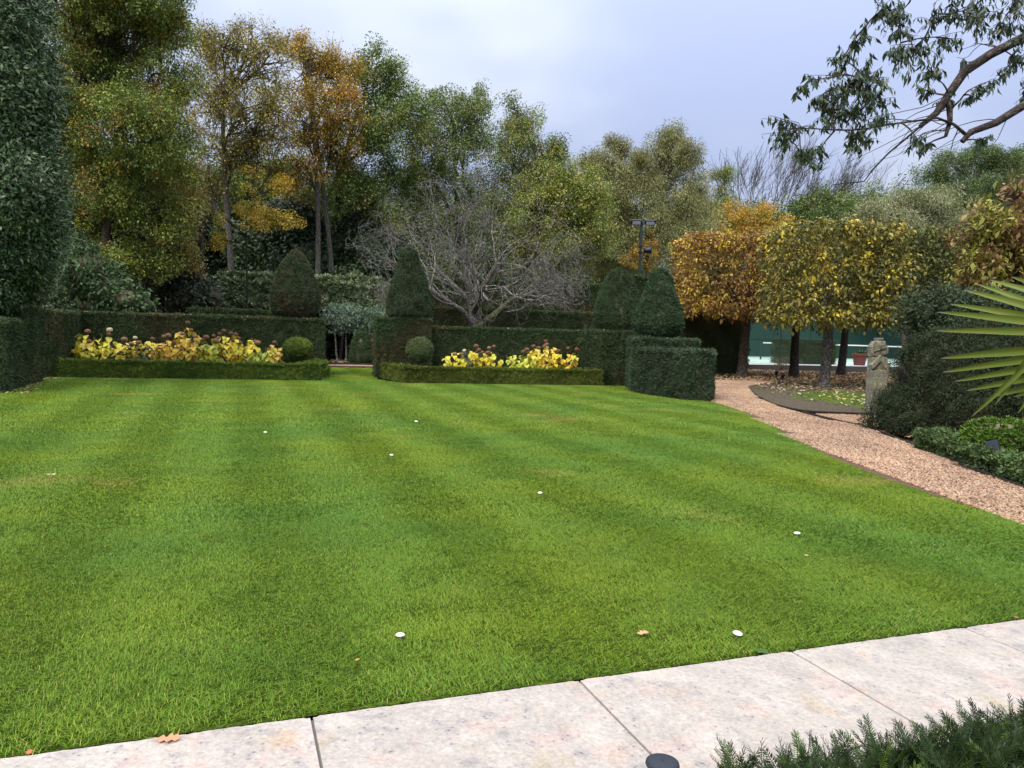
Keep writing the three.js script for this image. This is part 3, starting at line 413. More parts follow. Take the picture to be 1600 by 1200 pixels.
// blocks: [{ poly, y0, y1 }], each a convex clipped block
let hedgeSeed = 900;
function hedge(name, label, blocks, { sp = 'yew', m = M.yew, dens = 640, tone, size = 1, litter = 0, category = 'hedge', group, rough = 0.03, depth = 0.07, stems = 0 } = {}) {
  const R = RNG(hedgeSeed++), f = blocks[0].poly, cx = f.reduce((s, p) => s + p[0], 0) / f.length, cz = f.reduce((s, p) => s + p[1], 0) / f.length;
  const t = thing(name, label, category, [cx, 0, cz], group), tn = (tone || (sp === 'box' ? boxTone : yewTone))(R), cs = SP[sp].map(() => new Copies()), fall = new Copies(), nv = V(0, 0, 0);
  const cores = [];
  for (const b of blocks) {
    const { poly, y0, y1 } = b, n = poly.length; cores.push(prism(offset(poly, depth), y0 - 0.03, y1 - depth));
    let a = 0; for (let i = 0; i < n; i++) { const p = poly[i], q = poly[(i + 1) % n]; a += p[0] * q[1] - q[0] * p[1]; } const sg = a > 0 ? -1 : 1;
    const put = (x, y, z, nx, ny, nzz) => {
      for (const o of blocks) if (o !== b && y < o.y1 - 0.02 && inside(o.poly, x - nx * 0.01, z - nzz * 0.01) && inside(o.poly, x + nx * 0.05, z + nzz * 0.05)) return;
      const w = rough * (fbm(x * 1.6, y * 1.6, z * 1.6, 3) * 3.2 + (R() - 0.5) * 0.9) + (R() < 0.04 ? 0.015 + R() * 0.045 : 0);
      nv.set(nx + (R() - 0.5) * 0.9, ny + (R() - 0.5) * 0.9 + 0.15, nzz + (R() - 0.5) * 0.9).normalize();
      cs[Math.floor(R() * cs.length)].add(x + nx * (w - 0.03), y + ny * (w - 0.03), z + nzz * (w - 0.03), quatTo(nv, R() * 6), size * (0.8 + R() * 0.6), tn(x, y, z));
    };
    for (let i = 0; i < n; i++) {
      const p = poly[i], q = poly[(i + 1) % n], l = Math.hypot(q[0] - p[0], q[1] - p[1]), nx = -(q[1] - p[1]) / l * sg, nzz = (q[0] - p[0]) / l * sg, mx = (p[0] + q[0]) / 2, mz = (p[1] + q[1]) / 2;
      if (nx * -mx + nzz * -mz < -0.15 * Math.hypot(mx, mz)) continue;
      const cnt = l * (y1 - y0) * dens; for (let k = 0; k < cnt; k++) { const u = R(); put(lerp(p[0], q[0], u), lerp(y0, y1, Math.pow(R(), 0.95)), lerp(p[1], q[1], u), nx, 0, nzz); }
      const rim = l * 30; for (let k = 0; k < rim; k++) { const u = R(); put(lerp(p[0], q[0], u) - nx * 0.02, y1 - 0.02, lerp(p[1], q[1], u) - nzz * 0.02, nx * 0.6, 0.8, nzz * 0.6); }
    }
    const xs = poly.map(p => p[0]), zs = poly.map(p => p[1]), x0 = Math.min(...xs), x1 = Math.max(...xs), z0 = Math.min(...zs), z1 = Math.max(...zs), cnt = (x1 - x0) * (z1 - z0) * dens;
    for (let k = 0; k < cnt; k++) { const x = lerp(x0, x1, R()), z = lerp(z0, z1, R()); if (inside(poly, x, z)) { put(x, y1, z, 0, 1, 0); if (R() < litter) fall.add(x, y1 + 0.025, z, quatE((R() - 0.5) * 0.7, R() * 6, (R() - 0.5) * 0.7), 0.5 + R() * 0.4, litterCol(R)); } }
  }
  for (let k = 0; k < stems; k++) { const b = f, u = (k + 0.5) / stems, x = lerp(b[0][0], b[1][0], u) + (b[3][0] - b[0][0]) * 0.5, z = lerp(b[0][1], b[1][1], u) + (b[3][1] - b[0][1]) * 0.5, g = new Raw(); g.tube([[x, -0.08, z, 0.07], [x + (R() - 0.5) * 0.2, 1.2, z, 0.06], [x + (R() - 0.5) * 0.3, 2.5, z, 0.045]], 7); part(t, 'stem', g.geo(), M.bark); }
  part(t, 'inner_twigs', cores.length > 1 ? mergeGeometries(cores) : cores[0], M.core);
  cs.forEach((c, i) => { if (c.rows.length) c.build(t, 'foliage', SP[sp][i], m); });
  if (fall.rows.length) fall.build(t, 'fallen_leaves', fallenLeaf, M.litter);
  return t;
}
// clipped solid of revolution: profile [[height, radius], ...]
function topiary(name, label, [x, y, z], prof, { sp = 'yew', m = M.yew, dens = 660, tone, size = 1, group, category = 'topiary', rough = 0.03, stem = 0, inset = 0.07 } = {}) {
  const R = RNG(hedgeSeed++), t = thing(name, label, category, [x, y, z], group), tn = (tone || (sp === 'box' ? boxTone : yewTone))(R), cs = SP[sp].map(() => new Copies());
  const g = new THREE.LatheGeometry(prof.map(([h, r]) => new THREE.Vector2(Math.max(0.001, r - inset), Math.min(h, prof[prof.length - 1][0] - inset))), 28);
  local(t, 'inner_twigs', g, M.core);
  if (stem) { const r = new Raw(); r.tube([[0, -stem, 0, 0.06], [0.01, 0.1, 0, 0.05]], 7); local(t, 'stem', r.geo(), M.bark); }
  const nv = V(0, 0, 0);
  for (let k = 0; k < prof.length - 1; k++) {
    const [h0, r0] = prof[k], [h1, r1] = prof[k + 1], l = Math.hypot(h1 - h0, r1 - r0), cnt = TAU * (r0 + r1) / 2 * l * dens;
    for (let i = 0; i < cnt; i++) {
      const u = R(), a = R() * TAU, ny = -(r1 - r0) / l, nr = (h1 - h0) / l, sa = Math.sin(a), ca = Math.cos(a); let r = lerp(r0, r1, u), h = lerp(h0, h1, u);
      const w = rough * (fbm((x + sa * r) * 1.8, (y + h) * 1.8, (z + ca * r) * 1.8, 3) * 3.2 + (R() - 0.5) * 0.9) - 0.02 + (R() < 0.04 ? 0.01 + R() * 0.035 : 0); r += nr * w; h += ny * w;
      nv.set(sa * nr + (R() - 0.5) * 0.9, ny + (R() - 0.5) * 0.9 + 0.15, ca * nr + (R() - 0.5) * 0.9).normalize();
      cs[Math.floor(R() * cs.length)].add(x + sa * r, y + h, z + ca * r, quatTo(nv, R() * 6), size * (0.8 + R() * 0.6), tn(x + sa * r, y + h, z + ca * r));
    }
  }
  cs.forEach((c, i) => { if (c.rows.length) c.build(t, 'foliage', SP[sp][i], m); });
  return t;
}
const quad = (a, b, d) => { // front edge a->b, going back d metres
  const l = Math.hypot(b[0] - a[0], b[1] - a[1]), nx = (b[1] - a[1]) / l, nzz = -(b[0] - a[0]) / l; return [a, b, [b[0] + nx * d, b[1] + nzz * d], [a[0] + nx * d, a[1] + nzz * d]];
};
// yew hedges
hedge('yew_hedge', 'stepped dark yew hedge block at the lawn corner, below the glossy evergreen tree', [
  { poly: [[-12.5, -12.4], [-8.45, -12.75], [-9.05, -14.3], [-12.5, -14.0]], y0: 0, y1: 1.19 }, { poly: [[-12.5, -14.0], [-9.05, -14.3], [-9.5, -15.6], [-12.5, -15.3]], y0: 0, y1: 1.4 }], { litter: 0.01 });
hedge('yew_hedge', 'long dark yew hedge behind the larger bed of yellow hydrangeas', [
  { poly: quad([-10.95, -18.8], [-4.98, -20.2], 1.3), y0: 0, y1: 1.45 }, { poly: [[-11.2, -16.75], [-10.08, -16.85], [-10.75, -19.4], [-12, -19.4]], y0: 0, y1: 1.43 }], { litter: 0.05 });
hedge('yew_hedge', 'dark yew hedge behind the smaller hydrangea bed, rising to a square block at the gap', [
  { poly: quad([-3.6, -20.2], [-2.2, -20.5], 1.5), y0: 0, y1: 1.55 }, { poly: quad([-2.3, -20.85], [2.6, -21.7], 1.2), y0: 0, y1: 1.36 }], { litter: 0.05 });
hedge('yew_hedge', 'square dark yew block at the end of the small hydrangea bed, under a domed topiary', [{ poly: quad([2.28, -19.85], [3.1, -20.1], 1.6), y0: 0, y1: 1.38 }], { litter: 0.03 });
hedge('yew_hedge', 'stepped yew block bulging onto the lawn where the gravel path begins', [
  { poly: [[2.78, -17.3], [3.02, -16.6], [3.55, -15.55], [3.98, -15.5], [4.25, -16.2], [4.45, -17.2]], y0: 0, y1: 0.98 }, { poly: [[2.74, -17.6], [2.95, -17.2], [4.2, -17.4], [4.4, -19.6], [2.9, -19.5]], y0: 0, y1: 1.21 }], { litter: 0.01, tone: R => (x, y, z) => { const k = 1 + fbm(x * 1.5, y * 1.5, z * 1.5, 3) * 0.7 + (R() - 0.5) * 0.4; return [k * 0.85, k * 1.1, k * 1.15]; } });
hedge('yew_hedge', 'tall dark clipped hedge behind the bare twisted tree', [
  { poly: quad([-3.4, -27.0], [4.2, -28.0], 1.5), y0: 0, y1: 3.1 }, { poly: quad([4.1, -29.4], [9.4, -31.2], 1.5), y0: 0, y1: 3.6 }], { dens: 300, size: 1.4 });
hedge('yew_hedge', 'low dark hedge at the foot of the bare tree', [{ poly: quad([-3.5, -24.6], [4.5, -26.0], 0.9), y0: 0, y1: 2.0 }], { dens: 320, size: 1.3 });
hedge('yew_hedge', 'dark hedge beside the first hornbeam trunk', [{ poly: quad([5.7, -27.2], [9.0, -29.4], 1.4), y0: 0, y1: 2.2 }], { dens: 320, size: 1.3 });
hedge('yew_hedge', 'dark low hedge in front of the tennis court, between hornbeam trunks', [{ poly: quad([13.3, -37.0], [16.1, -38.3], 1.2), y0: 0, y1: 1.35 }], { dens: 220, size: 1.6 });
hedge('yew_hedge', 'low dark clipped hedge below the variegated laurel hedge', [{ poly: quad([-10.2, -24.2], [-6.6, -24.9], 1), y0: 0, y1: 1.75 }], { dens: 300, size: 1.3 });
const laurelTone = R => (x, y, z) => { const k = 0.8 + R() * 0.8; const p = R() < 0.34; return p ? [k * 2.2, k * 1.9, k * 2.1] : [k, k, k]; };
hedge('laurel_hedge', 'pale glossy laurel hedge with rounded top behind the egg-shaped topiary', [{ poly: quad([-11.75, -29.6], [-5.0, -30.6], 2.0), y0: 2.0, y1: 2.98 }, { poly: quad([-11.45, -29.9], [-5.3, -30.9], 1.4), y0: 2.85, y1: 3.25 }], { sp: 'laurel', m: M.laurel, dens: 170, size: 1.25, tone: laurelTone, rough: 0.12, depth: 0.14, stems: 9 });

// box hedges round the beds
hedge('box_hedge', 'low green box hedge edging the larger hydrangea bed', [{ poly: quad([-10.15, -16.85], [-4.66, -18.22], 0.42), y0: 0, y1: 0.37 }, { poly: [[-5.0, -18.1], [-4.62, -18.2], [-4.8, -19.9], [-5.18, -19.9]], y0: 0, y1: 0.4 }], { sp: 'box', m: M.box, dens: 1500, rough: 0.015, size: 0.8 });
hedge('box_hedge', 'low green box hedge edging the smaller hydrangea bed', [{ poly: quad([-2.55, -18.5], [2.32, -19.72], 0.42), y0: 0, y1: 0.37 }, { poly: [[-3.45, -20.1], [-2.6, -18.48], [-2.2, -18.6], [-3.05, -20.15]], y0: 0, y1: 0.37 }], { sp: 'box', m: M.box, dens: 1500, rough: 0.015, size: 0.8, tone: R => (x, y, z) => { const n = fbm(x * 1.5, y * 2, z * 1.5, 3), k = 0.95 + n * 0.8 + (R() - 0.5) * 0.4; return [k * 1.15, k * 0.95, k * 0.95]; } });
hedge('box_hedge', 'loose low box hedge along the gravel path before the round green shrub', [{ poly: [[4.92, -9.35], [4.72, -8.0], [4.62, -7.2], [4.6, -6.4], [4.95, -6.4], [5.0, -7.3], [5.12, -8.2], [5.28, -9.35]], y0: 0, y1: 0.19 }], { sp: 'box', m: M.yew, dens: 1300, rough: 0.035, size: 1.0, tone: R => (x, y, z) => { const k = 0.9 + fbm(x * 3, y * 3, z * 3, 3) + (R() - 0.5) * 0.5; return [k * 1.1, k * 1.5, k * 1.0]; } });

// topiary
const egg = [[0.0, 0.42], [0.18, 0.58], [0.42, 0.645], [0.7, 0.62], [1.0, 0.53], [1.3, 0.41], [1.55, 0.27], [1.7, 0.15], [1.78, 0.03]];
topiary('topiary_cone', 'egg-shaped brownish yew topiary on the long hedge, before the laurel', [-5.87, 1.5, -20.7], egg, { stem: 0.3, tone: R => (x, y, z) => { const k = 1 + fbm(x * 1.4, y * 1.4, z * 1.4, 3) * 0.6 + (R() - 0.5) * 0.4, br = smooth(-0.1, 0.25, fbm(x * 1.1, y * 1.1, z * 1.1 + 4, 3)); return [k * lerp(0.9, 1.25, br), k * lerp(1.1, 0.95, br), k]; } });
topiary('topiary_cone', 'flat-topped conical yew topiary on the block, overlapping the bare tree', [-2.87, 1.58, -20.95], [[0, 0.5], [0.12, 0.6], [0.35, 0.61], [0.7, 0.53], [1.1, 0.42], [1.45, 0.31], [1.68, 0.26], [1.8, 0.2], [1.86, 0.03]], { stem: 0.3, rough: 0.05, tone: R => (x, y, z) => { const k = 1 + fbm(x * 3, y * 3, z * 3, 3) * 0.7 + (R() - 0.5) * 0.4; return [k * 0.85, k * 1.08, k * 1.05]; } });
topiary('topiary_cone', 'domed yew topiary on the square block beside the floodlight mast', [2.8, 1.48, -20.9], [[0, 0.55], [0.15, 0.64], [0.4, 0.64], [0.75, 0.57], [1.1, 0.45], [1.35, 0.32], [1.52, 0.17], [1.58, 0.03]], { stem: 0.3, tone: R => (x, y, z) => { const k = 0.95 + fbm(x * 2, y * 2, z * 2, 3) * 0.6 + (R() - 0.5) * 0.4; return [k * 0.85, k * 1.15, k]; } });
topiary('topiary_cone', 'bell-shaped yew topiary on the stepped block, beside the brown hornbeam', [3.45, 1.28, -18.4], [[0, 0.34], [0.12, 0.48], [0.3, 0.575], [0.5, 0.56], [0.85, 0.43], [1.2, 0.3], [1.42, 0.21], [1.56, 0.1], [1.6, 0.02]], { stem: 0.2, rough: 0.05, tone: R => (x, y, z) => { const k = 1 + fbm(x * 3, y * 3, z * 3, 3) * 0.7 + (R() - 0.5) * 0.4; return [k * 0.8, k * 1.15, k * 1.05]; } });
const orb = (a, b) => { const o = []; for (let k = 0; k <= 12; k++) { const t = k / 12 * Math.PI; o.push([b * (1 - Math.cos(t)), Math.max(0.01, a * Math.sin(t))]); } return o; };
topiary('box_ball', 'clipped box ball at the end of the larger hydrangea bed', [-5.37, 0.42, -19.2], orb(0.36, 0.29), { sp: 'box', m: M.box, dens: 1700, size: 0.8, rough: 0.012, stem: 0.42, group: undefined });
topiary('box_ball', 'greyish clipped box ball beside the square yew block at the hedge gap', [-2.35, 0.46, -19.4], orb(0.34, 0.31), { sp: 'box', m: M.yew, dens: 1700, size: 0.8, rough: 0.012, stem: 0.45, tone: R => (x, y, z) => { const k = 1.2 + (R() - 0.5) * 0.6; return [k * 1.1, k * 1.3, k * 1.0]; } });
topiary('round_shrub', 'round bright green shrub with a small floodlight before it', [5.28, -0.02, -8.25], orb(0.38, 0.25), { sp: 'laurel', m: M.box, dens: 1200, size: 0.42, rough: 0.05, category: 'shrub', tone: R => (x, y, z) => { const k = 0.9 + (R() - 0.5) * 0.8; return [k, k * 1.15, k]; } });
topiary('round_shrub', 'dark green round shrub half seen beside the small floodlight', [5.6, -0.02, -7.6], orb(0.36, 0.22), { sp: 'laurel', m: M.box, dens: 1000, size: 0.42, rough: 0.05, category: 'shrub', tone: R => (x, y, z) => { const k = 0.7 + (R() - 0.5) * 0.5; return [k, k * 1.2, k * 1.2]; } });
topiary('yew_cone', 'small clipped yew cone beyond the hedge gap', [-5.55, 0, -28.2], [[0, 0.36], [0.3, 0.44], [0.8, 0.36], [1.15, 0.18], [1.28, 0.02]], { dens: 300, size: 1.2, tone: R => () => { const k = 1.2 + (R() - 0.5) * 0.5; return [k * 0.8, k * 1.2, k]; } });
topiary('yew_cone', 'small browning clipped cone beyond the hedge gap', [-5.0, 0, -28.4], [[0, 0.38], [0.3, 0.46], [0.8, 0.4], [1.1, 0.2], [1.2, 0.02]], { dens: 300, size: 1.2, tone: R => () => { const k = 1.1 + (R() - 0.5) * 0.5; return [k * 1.5, k * 1.0, k]; } });
topiary('golden_box', 'low bright green box mound in the corner of the larger bed', [-5.05, 0, -19.85], [[0, 0.3], [0.2, 0.34], [0.36, 0.28], [0.44, 0.02]], { sp: 'box', m: M.box, dens: 1200, size: 0.9, category: 'shrub', tone: R => () => { const k = 1.6 + (R() - 0.5) * 0.6; return [k, k, k * 0.7]; } });

// ---------------------------------------------------------------- trees
const CL = {
  oak: [21, 22, 23].map(s => clump(s, 64, 0.36, 0.092, 0.056, { down: 0.15 })),
  fine: [24, 25, 26].map(s => clump(s, 70, 0.38, 0.11, 0.03, { down: 0.5 })),
  sparse: [27, 28, 29].map(s => clump(s, 26, 0.38, 0.085, 0.054, { down: 0.3, twigs: 7 })),
  big: [31, 32, 33].map(s => clump(s, 18, 0.26, 0.15, 0.075, { down: 0.25, lite: false })),
  glossy: [34, 35, 36].map(s => clump(s, 40, 0.2, 0.085, 0.03, { down: -0.1, lite: false, twigs: 2 })),
  horn: [37, 38, 39].map(s => clump(s, 14, 0.18, 0.1, 0.06, { down: 0.55, lite: false, twigs: 2 })),
};
M.leaf = leafMat([1, 1, 0.82], { transmission: 0.3, roughness: 0.65 });
M.gloss = leafMat([1, 1, 0.82], { transmission: 0.12, roughness: 0.38, specularIntensity: 0.7 });
// palette picked by patches of noise, so that colours gather on boughs as they do in autumn
function palette(R, cols, f = 0.6, mix = 0.5, seed = 0, gain = 2.8) {
  return (x, y, z) => { let t = 0.5 + 1.1 * fbm(x * f + seed, y * f, z * f, 2) + (R() - 0.5) * mix; t -= Math.floor(t); const c = cols[Math.min(cols.length - 1, Math.floor(t * cols.length))], k = gain * (0.78 + R() * 0.44); return [c[0] * k, c[1] * k, c[2] * k]; };
}
let treeSeed = 2000;
function bent(a, b, r0, r1, R, n = 5, w = 0.12) {
  const L = Math.hypot(b[0] - a[0], b[1] - a[1], b[2] - a[2]), o = [], j1 = ball(R), j2 = ball(R);
  for (let k = 0; k <= n; k++) { const t = k / n, s = Math.sin(t * Math.PI) * L * w, s2 = Math.sin(t * TAU) * L * w * 0.5; o.push([lerp(a[0], b[0], t) + j1.x * s + j2.x * s2, lerp(a[1], b[1], t) + Math.abs(j1.y) * s * 0.6 + j2.y * s2, lerp(a[2], b[2], t) + j1.z * s + j2.z * s2, lerp(r0, r1, t)]); }
  return o;
}
const onPath = (p, t) => { const f = t * (p.length - 1), i = Math.min(p.length - 2, Math.floor(f)), u = f - i, a = p[i], b = p[i + 1]; return [lerp(a[0], b[0], u), lerp(a[1], b[1], u), lerp(a[2], b[2], u), lerp(a[3], b[3], u)]; };
function tree(key, name, label, { cols, cl = 'oak', m = M.leaf, bark = M.bark, r = 0.16, per = 2.2, ends = 26, size = 1, group, f = 0.6, mix = 0.5, stems, y0 = 0, twigR = 0.012, category = 'tree', shell = 0.55, jit = 0.5, gap = -0.045 }) {
  const T = TREES[key], R = RNG(treeSeed++), t = thing(name, label, category, [T.x, y0, T.z], group), pal = palette(R, cols, f, mix, treeSeed * 3.7);
  const L = T.lobes, gx = treeSeed * 0.37;
  const top = Math.max(...L.map(l => l[1])), mx = L.reduce((s, l) => s + l[0], 0) / L.length, low = Math.min(...L.map(l => l[1] - l[4]));
  const trunks = []; const feet = stems || [[T.x, T.z]];
  for (const [fx, fz] of feet) { const g = new Raw(), p = bent([fx, y0 - 0.1, fz], [lerp(fx, mx, 0.6) + (R() - 0.5), lerp(low, top, 0.7), T.z + (R() - 0.5)], r, r * 0.35, R, 8, 0.06); p[0][3] *= 1.5; g.tube(p, 8); part(t, 'trunk', g.geo(), bark); trunks.push(p); }
  const br = new Raw(), cs = CL[cl].map(() => new Copies());
  for (const [x, y, z, rx, ry, rz] of L) {
    const tr = trunks[Math.floor(R() * trunks.length)], ht = clamp((y - ry * 1.5 - tr[0][1]) / (tr[8][1] - tr[0][1]), 0.25, 0.95), a = onPath(tr, ht);
    const limb = bent([a[0], a[1], a[2]], [x, y + ry * 0.3, z], Math.min(a[3] * 0.7, 0.09), 0.025, R, 5, 0.14); br.tube(limb, 5);
    const n = Math.round(ends * 1.7 * Math.pow(rx * ry * rz, 0.55) + 6);
    for (let k = 0; k < n; k++) {
      const d = ball(R), l = d.length(); d.multiplyScalar(lerp(l, Math.pow(l, 0.35), shell) / l * (R() < 0.22 ? 1.05 + R() * 0.45 : 1));
      const e = [x + d.x * rx, y + d.y * ry, z + d.z * rz]; if (fbm(e[0] * 0.75 + gx, e[1] * 1.0, e[2] * 0.75, 3) < gap + (R() - 0.5) * 0.12) continue;   // gaps between the leafy masses
      const s = onPath(limb, 0.35 + R() * 0.65), tw = bent(s, e, twigR * 1.4, twigR * 0.4, R, 3, 0.15); br.tube(tw, 3);
      const c = Math.floor(per + R());
      for (let i = 0; i < c; i++) { const q = ball(R).multiplyScalar(jit * Math.min(rx, ry) * (i ? 1 : 0.3)), px = e[0] + q.x, py = e[1] + q.y * 0.8, pz = e[2] + q.z; cs[Math.floor(R() * cs.length)].add(px, py, pz, quatE((R() - 0.5) * 0.8, R() * TAU, (R() - 0.5) * 0.8), size * (0.7 + R() * 0.6), pal(px, py, pz)); }
    }
  }
  part(t, 'branches', br.geo(), bark, 'stuff');
  cs.forEach((c, i) => { if (c.rows.length) c.build(t, 'crown', CL[cl][i], m); });
  return t;
}
// dense evergreen: lobes with an inner mass of twigs, foliage on and just inside the surface
function evergreen(key, name, label, { cols, cl = 'glossy', m = M.gloss, dens = 60, size = 1, f = 0.8, mix = 0.7, group, category = 'shrub', core = 0.8, y0 = 0, trunkR = 0.12 }) {
  const T = TREES[key], R = RNG(treeSeed++), t = thing(name, label, category, [T.x, y0, T.z], group), pal = palette(R, cols, f, mix, treeSeed * 1.9, 1.25), L = T.lobes, cs = CL[cl].map(() => new Copies()), cores = [];
  const g = new Raw(), top = Math.max(...L.map(l => l[1])); g.tube(bent([T.x, y0 - 0.1, T.z], [L[0][0], top * 0.8, L[0][2]], trunkR, trunkR * 0.4, R, 6, 0.05), 7); part(t, 'trunk', g.geo(), M.barkDark);
  for (const [x, y, z, rx, ry, rz] of L) {
    const k = new THREE.IcosahedronGeometry(1, 2); k.scale(rx * core, ry * core, rz * core); k.translate(x, y, z); cores.push(k);
    const n = dens * (rx * ry + ry * rz + rx * rz) * 4.2;
    for (let i = 0; i < n; i++) {
      const d = ball(R).normalize(), s = 0.86 + R() * 0.2 + 0.28 * fbm(x + d.x * 1.4, y + d.y * 1.4, z + d.z * 1.4, 2), px = x + d.x * rx * s, py = y + d.y * ry * s, pz = z + d.z * rz * s;
      if (L.some(o => o[0] !== x && ((px - o[0]) / o[3]) ** 2 + ((py - o[1]) / o[4]) ** 2 + ((pz - o[2]) / o[5]) ** 2 < 0.6)) continue;
      if (d.z < -0.45) continue;
      if (py < 0.05) continue;
      const nv = V(d.x + (R() - 0.5) * 0.8, d.y + (R() - 0.5) * 0.8 + 0.3, d.z + (R() - 0.5) * 0.8).normalize();
      cs[Math.floor(R() * cs.length)].add(px, py, pz, quatTo(nv, R() * 6), size * (0.75 + R() * 0.55), pal(px, py, pz));
    }
  }
  part(t, 'inner_twigs', mergeGeometries(cores), M.core);
  cs.forEach((c, i) => { if (c.rows.length) c.build(t, 'crown', CL[cl][i], m); });
  return t;
}
const GR = [0.088, 0.115, 0.032], DG = [0.052, 0.076, 0.028], OL = [0.125, 0.122, 0.042], YG = [0.17, 0.175, 0.035], YE = [0.36, 0.25, 0.03], OR = [0.38, 0.19, 0.035], BR = [0.17, 0.10, 0.045], GG = [0.13, 0.14, 0.075], RU = [0.24, 0.10, 0.05];

evergreen('evergreen_oak', 'evergreen_oak', 'tall glossy dark evergreen tree rising above the stepped yew block', { cols: [[0.055, 0.095, 0.045], [0.065, 0.11, 0.054], [0.085, 0.135, 0.068]], cl: 'glossy', dens: 78, size: 1, category: 'tree', trunkR: 0.18 });
tree('green_oak', 'oak_tree', 'broad oak still mostly green with orange flecks, behind the evergreen', { cols: [DG, GR, GR, GR, [0.1, 0.12, 0.035], GR, YG, GR, GR, OL, GR, DG, YG, [0.2, 0.12, 0.04]], ends: 44, per: 4, size: 0.78, r: 0.2, stems: [[-12.45, -24], [-11.5, -24.4]], mix: 1.1 });
tree('brown_beech', 'beech_tree', 'bronze-brown leaved tree between the green oak and the thin grey tree', { cols: [[0.13, 0.1, 0.04], OL, [0.16, 0.12, 0.045], [0.12, 0.09, 0.04]], ends: 40, per: 3.5, r: 0.13, size: 0.75 });
tree('grey_birch', 'birch_tree', 'tall thin tree with pale grey branches showing through sparse olive leaves', { cols: [OL, OL, [0.13, 0.11, 0.04], [0.15, 0.13, 0.03], [0.2, 0.16, 0.03]], cl: 'sparse', ends: 30, per: 2.2, r: 0.16, bark: M.barkGrey, twigR: 0.02 });
tree('golden_maple', 'maple_tree', 'tall maple with orange and gold crown against the sky', { cols: [OL, [0.17, 0.14, 0.035], [0.24, 0.17, 0.035], [0.24, 0.14, 0.035], OL], cl: 'sparse', ends: 32, per: 2.6, r: 0.14, bark: M.barkGrey, stems: [[-8.5, -33], [-7.9, -33.4]], twigR: 0.018 });
tree('yellow_hazel', 'hazel_tree', 'small tree with bright yellow sprays over the dark undergrowth', { cols: [[0.2, 0.155, 0.03], [0.24, 0.17, 0.03], [0.14, 0.14, 0.03]], ends: 30, per: 1.6, r: 0.05, size: 0.62, bark: M.barkDark, jit: 0.9 });
tree('dark_oak', 'oak_tree', 'dark green oak beside the golden maple', { cols: [DG, GR, DG, GR, OL], ends: 26, per: 2.4, r: 0.2 });
tree('olive_oak', 'oak_tree', 'grey-olive oak behind the top of the bare tree', { cols: [DG, GR, [0.09, 0.1, 0.05], DG], ends: 24, per: 2.3, r: 0.2 });
tree('bushy_oak', 'oak_tree', 'olive-green oak with a stepped crown falling towards the willow', { cols: [GR, DG, OL, GR], ends: 26, per: 2.4, r: 0.18 });
tree('yellowing_lime', 'lime_tree', 'rounded yellow-green tree beside the bare tree', { cols: [GR, OL, GR, [0.13, 0.135, 0.035], OL], ends: 36, per: 3, r: 0.16 });
tree('grey_willow', 'willow_tree', 'large soft grey-green willow behind the floodlight mast', { cols: [[0.11, 0.115, 0.06], [0.125, 0.12, 0.06], GG, [0.11, 0.1, 0.045]], cl: 'fine', ends: 30, per: 3, r: 0.22, size: 1.15 });
tree('orange_maple', 'maple_tree', 'low gold and orange tree beyond the hornbeam top', { cols: [OL, [0.22, 0.16, 0.03], [0.22, 0.12, 0.03], OL], ends: 24, per: 3, r: 0.12 });
tree('orange_sapling', 'maple_sapling', 'small orange maple behind the floodlight mast', { cols: [[0.22, 0.11, 0.03], [0.25, 0.17, 0.03], [0.24, 0.12, 0.03]], ends: 24, per: 2, r: 0.05, size: 0.6, gap: 0.0, jit: 1.1 });
tree('silver_willow', 'willow_tree', 'silvery grey-green willow beyond the hornbeams', { cols: [[0.11, 0.118, 0.07], [0.15, 0.155, 0.11], [0.13, 0.135, 0.085]], cl: 'fine', ends: 34, per: 3, r: 0.15 });
tree('far_oak', 'oak_tree', 'far dark green oak under the hanging bough', { cols: [DG, DG, [0.07, 0.085, 0.04]], ends: 24, per: 3, r: 0.2 });
tree('small_acacia', 'acacia_tree', 'small feathery green tree next to the bare branches on the skyline', { cols: [GR, OL], ends: 26, per: 2, r: 0.07, size: 0.9 });
tree('cherry_tree', 'cherry_tree', 'tree with russet pink and yellow leaves behind the palm', { cols: [[0.12, 0.065, 0.045], [0.15, 0.085, 0.06], [0.13, 0.1, 0.04], [0.14, 0.14, 0.035]], cl: 'big', ends: 60, per: 2.4, r: 0.08, size: 0.7, bark: M.barkDark, gap: -0.2 });
evergreen('laurel_shrub', 'laurel_shrub', 'tall dark laurel behind the palm fronds', { cols: [[0.03, 0.05, 0.026], [0.04, 0.065, 0.034], [0.06, 0.09, 0.05]], cl: 'glossy', dens: 78, size: 0.85, m: M.leaf, core: 0.72 });
evergreen('rhododendron', 'rhododendron', 'deep green undergrowth mass below the woodland trees', { cols: [[0.035, 0.062, 0.028], [0.045, 0.075, 0.036]], cl: 'big', dens: 15, size: 1.3 });
evergreen('dark_holly', 'holly_bush', 'nearly black holly bush under the bronze tree', { cols: [[0.035, 0.05, 0.032], [0.045, 0.06, 0.036]], cl: 'big', dens: 22, size: 1 });
evergreen('fern_shrub', 'fern_shrub', 'loose fresh-green shrub spilling over the long yew hedge', { cols: [[0.05, 0.1, 0.04], [0.07, 0.125, 0.055], [0.09, 0.14, 0.07]], cl: 'big', dens: 26, size: 0.85, m: M.leaf });
evergreen('undergrowth', 'laurel_thicket', 'dim dark thicket behind the long yew hedge and fresh-green shrub', { cols: [[0.045, 0.07, 0.032], [0.055, 0.085, 0.04]], cl: 'big', dens: 15, size: 1.3 });
evergreen('gap_shrub', 'laurel_thicket', 'dark thicket closing the view beyond the hedge gap', { cols: [[0.045, 0.07, 0.032], [0.055, 0.085, 0.04]], cl: 'big', dens: 15, size: 1.3 });
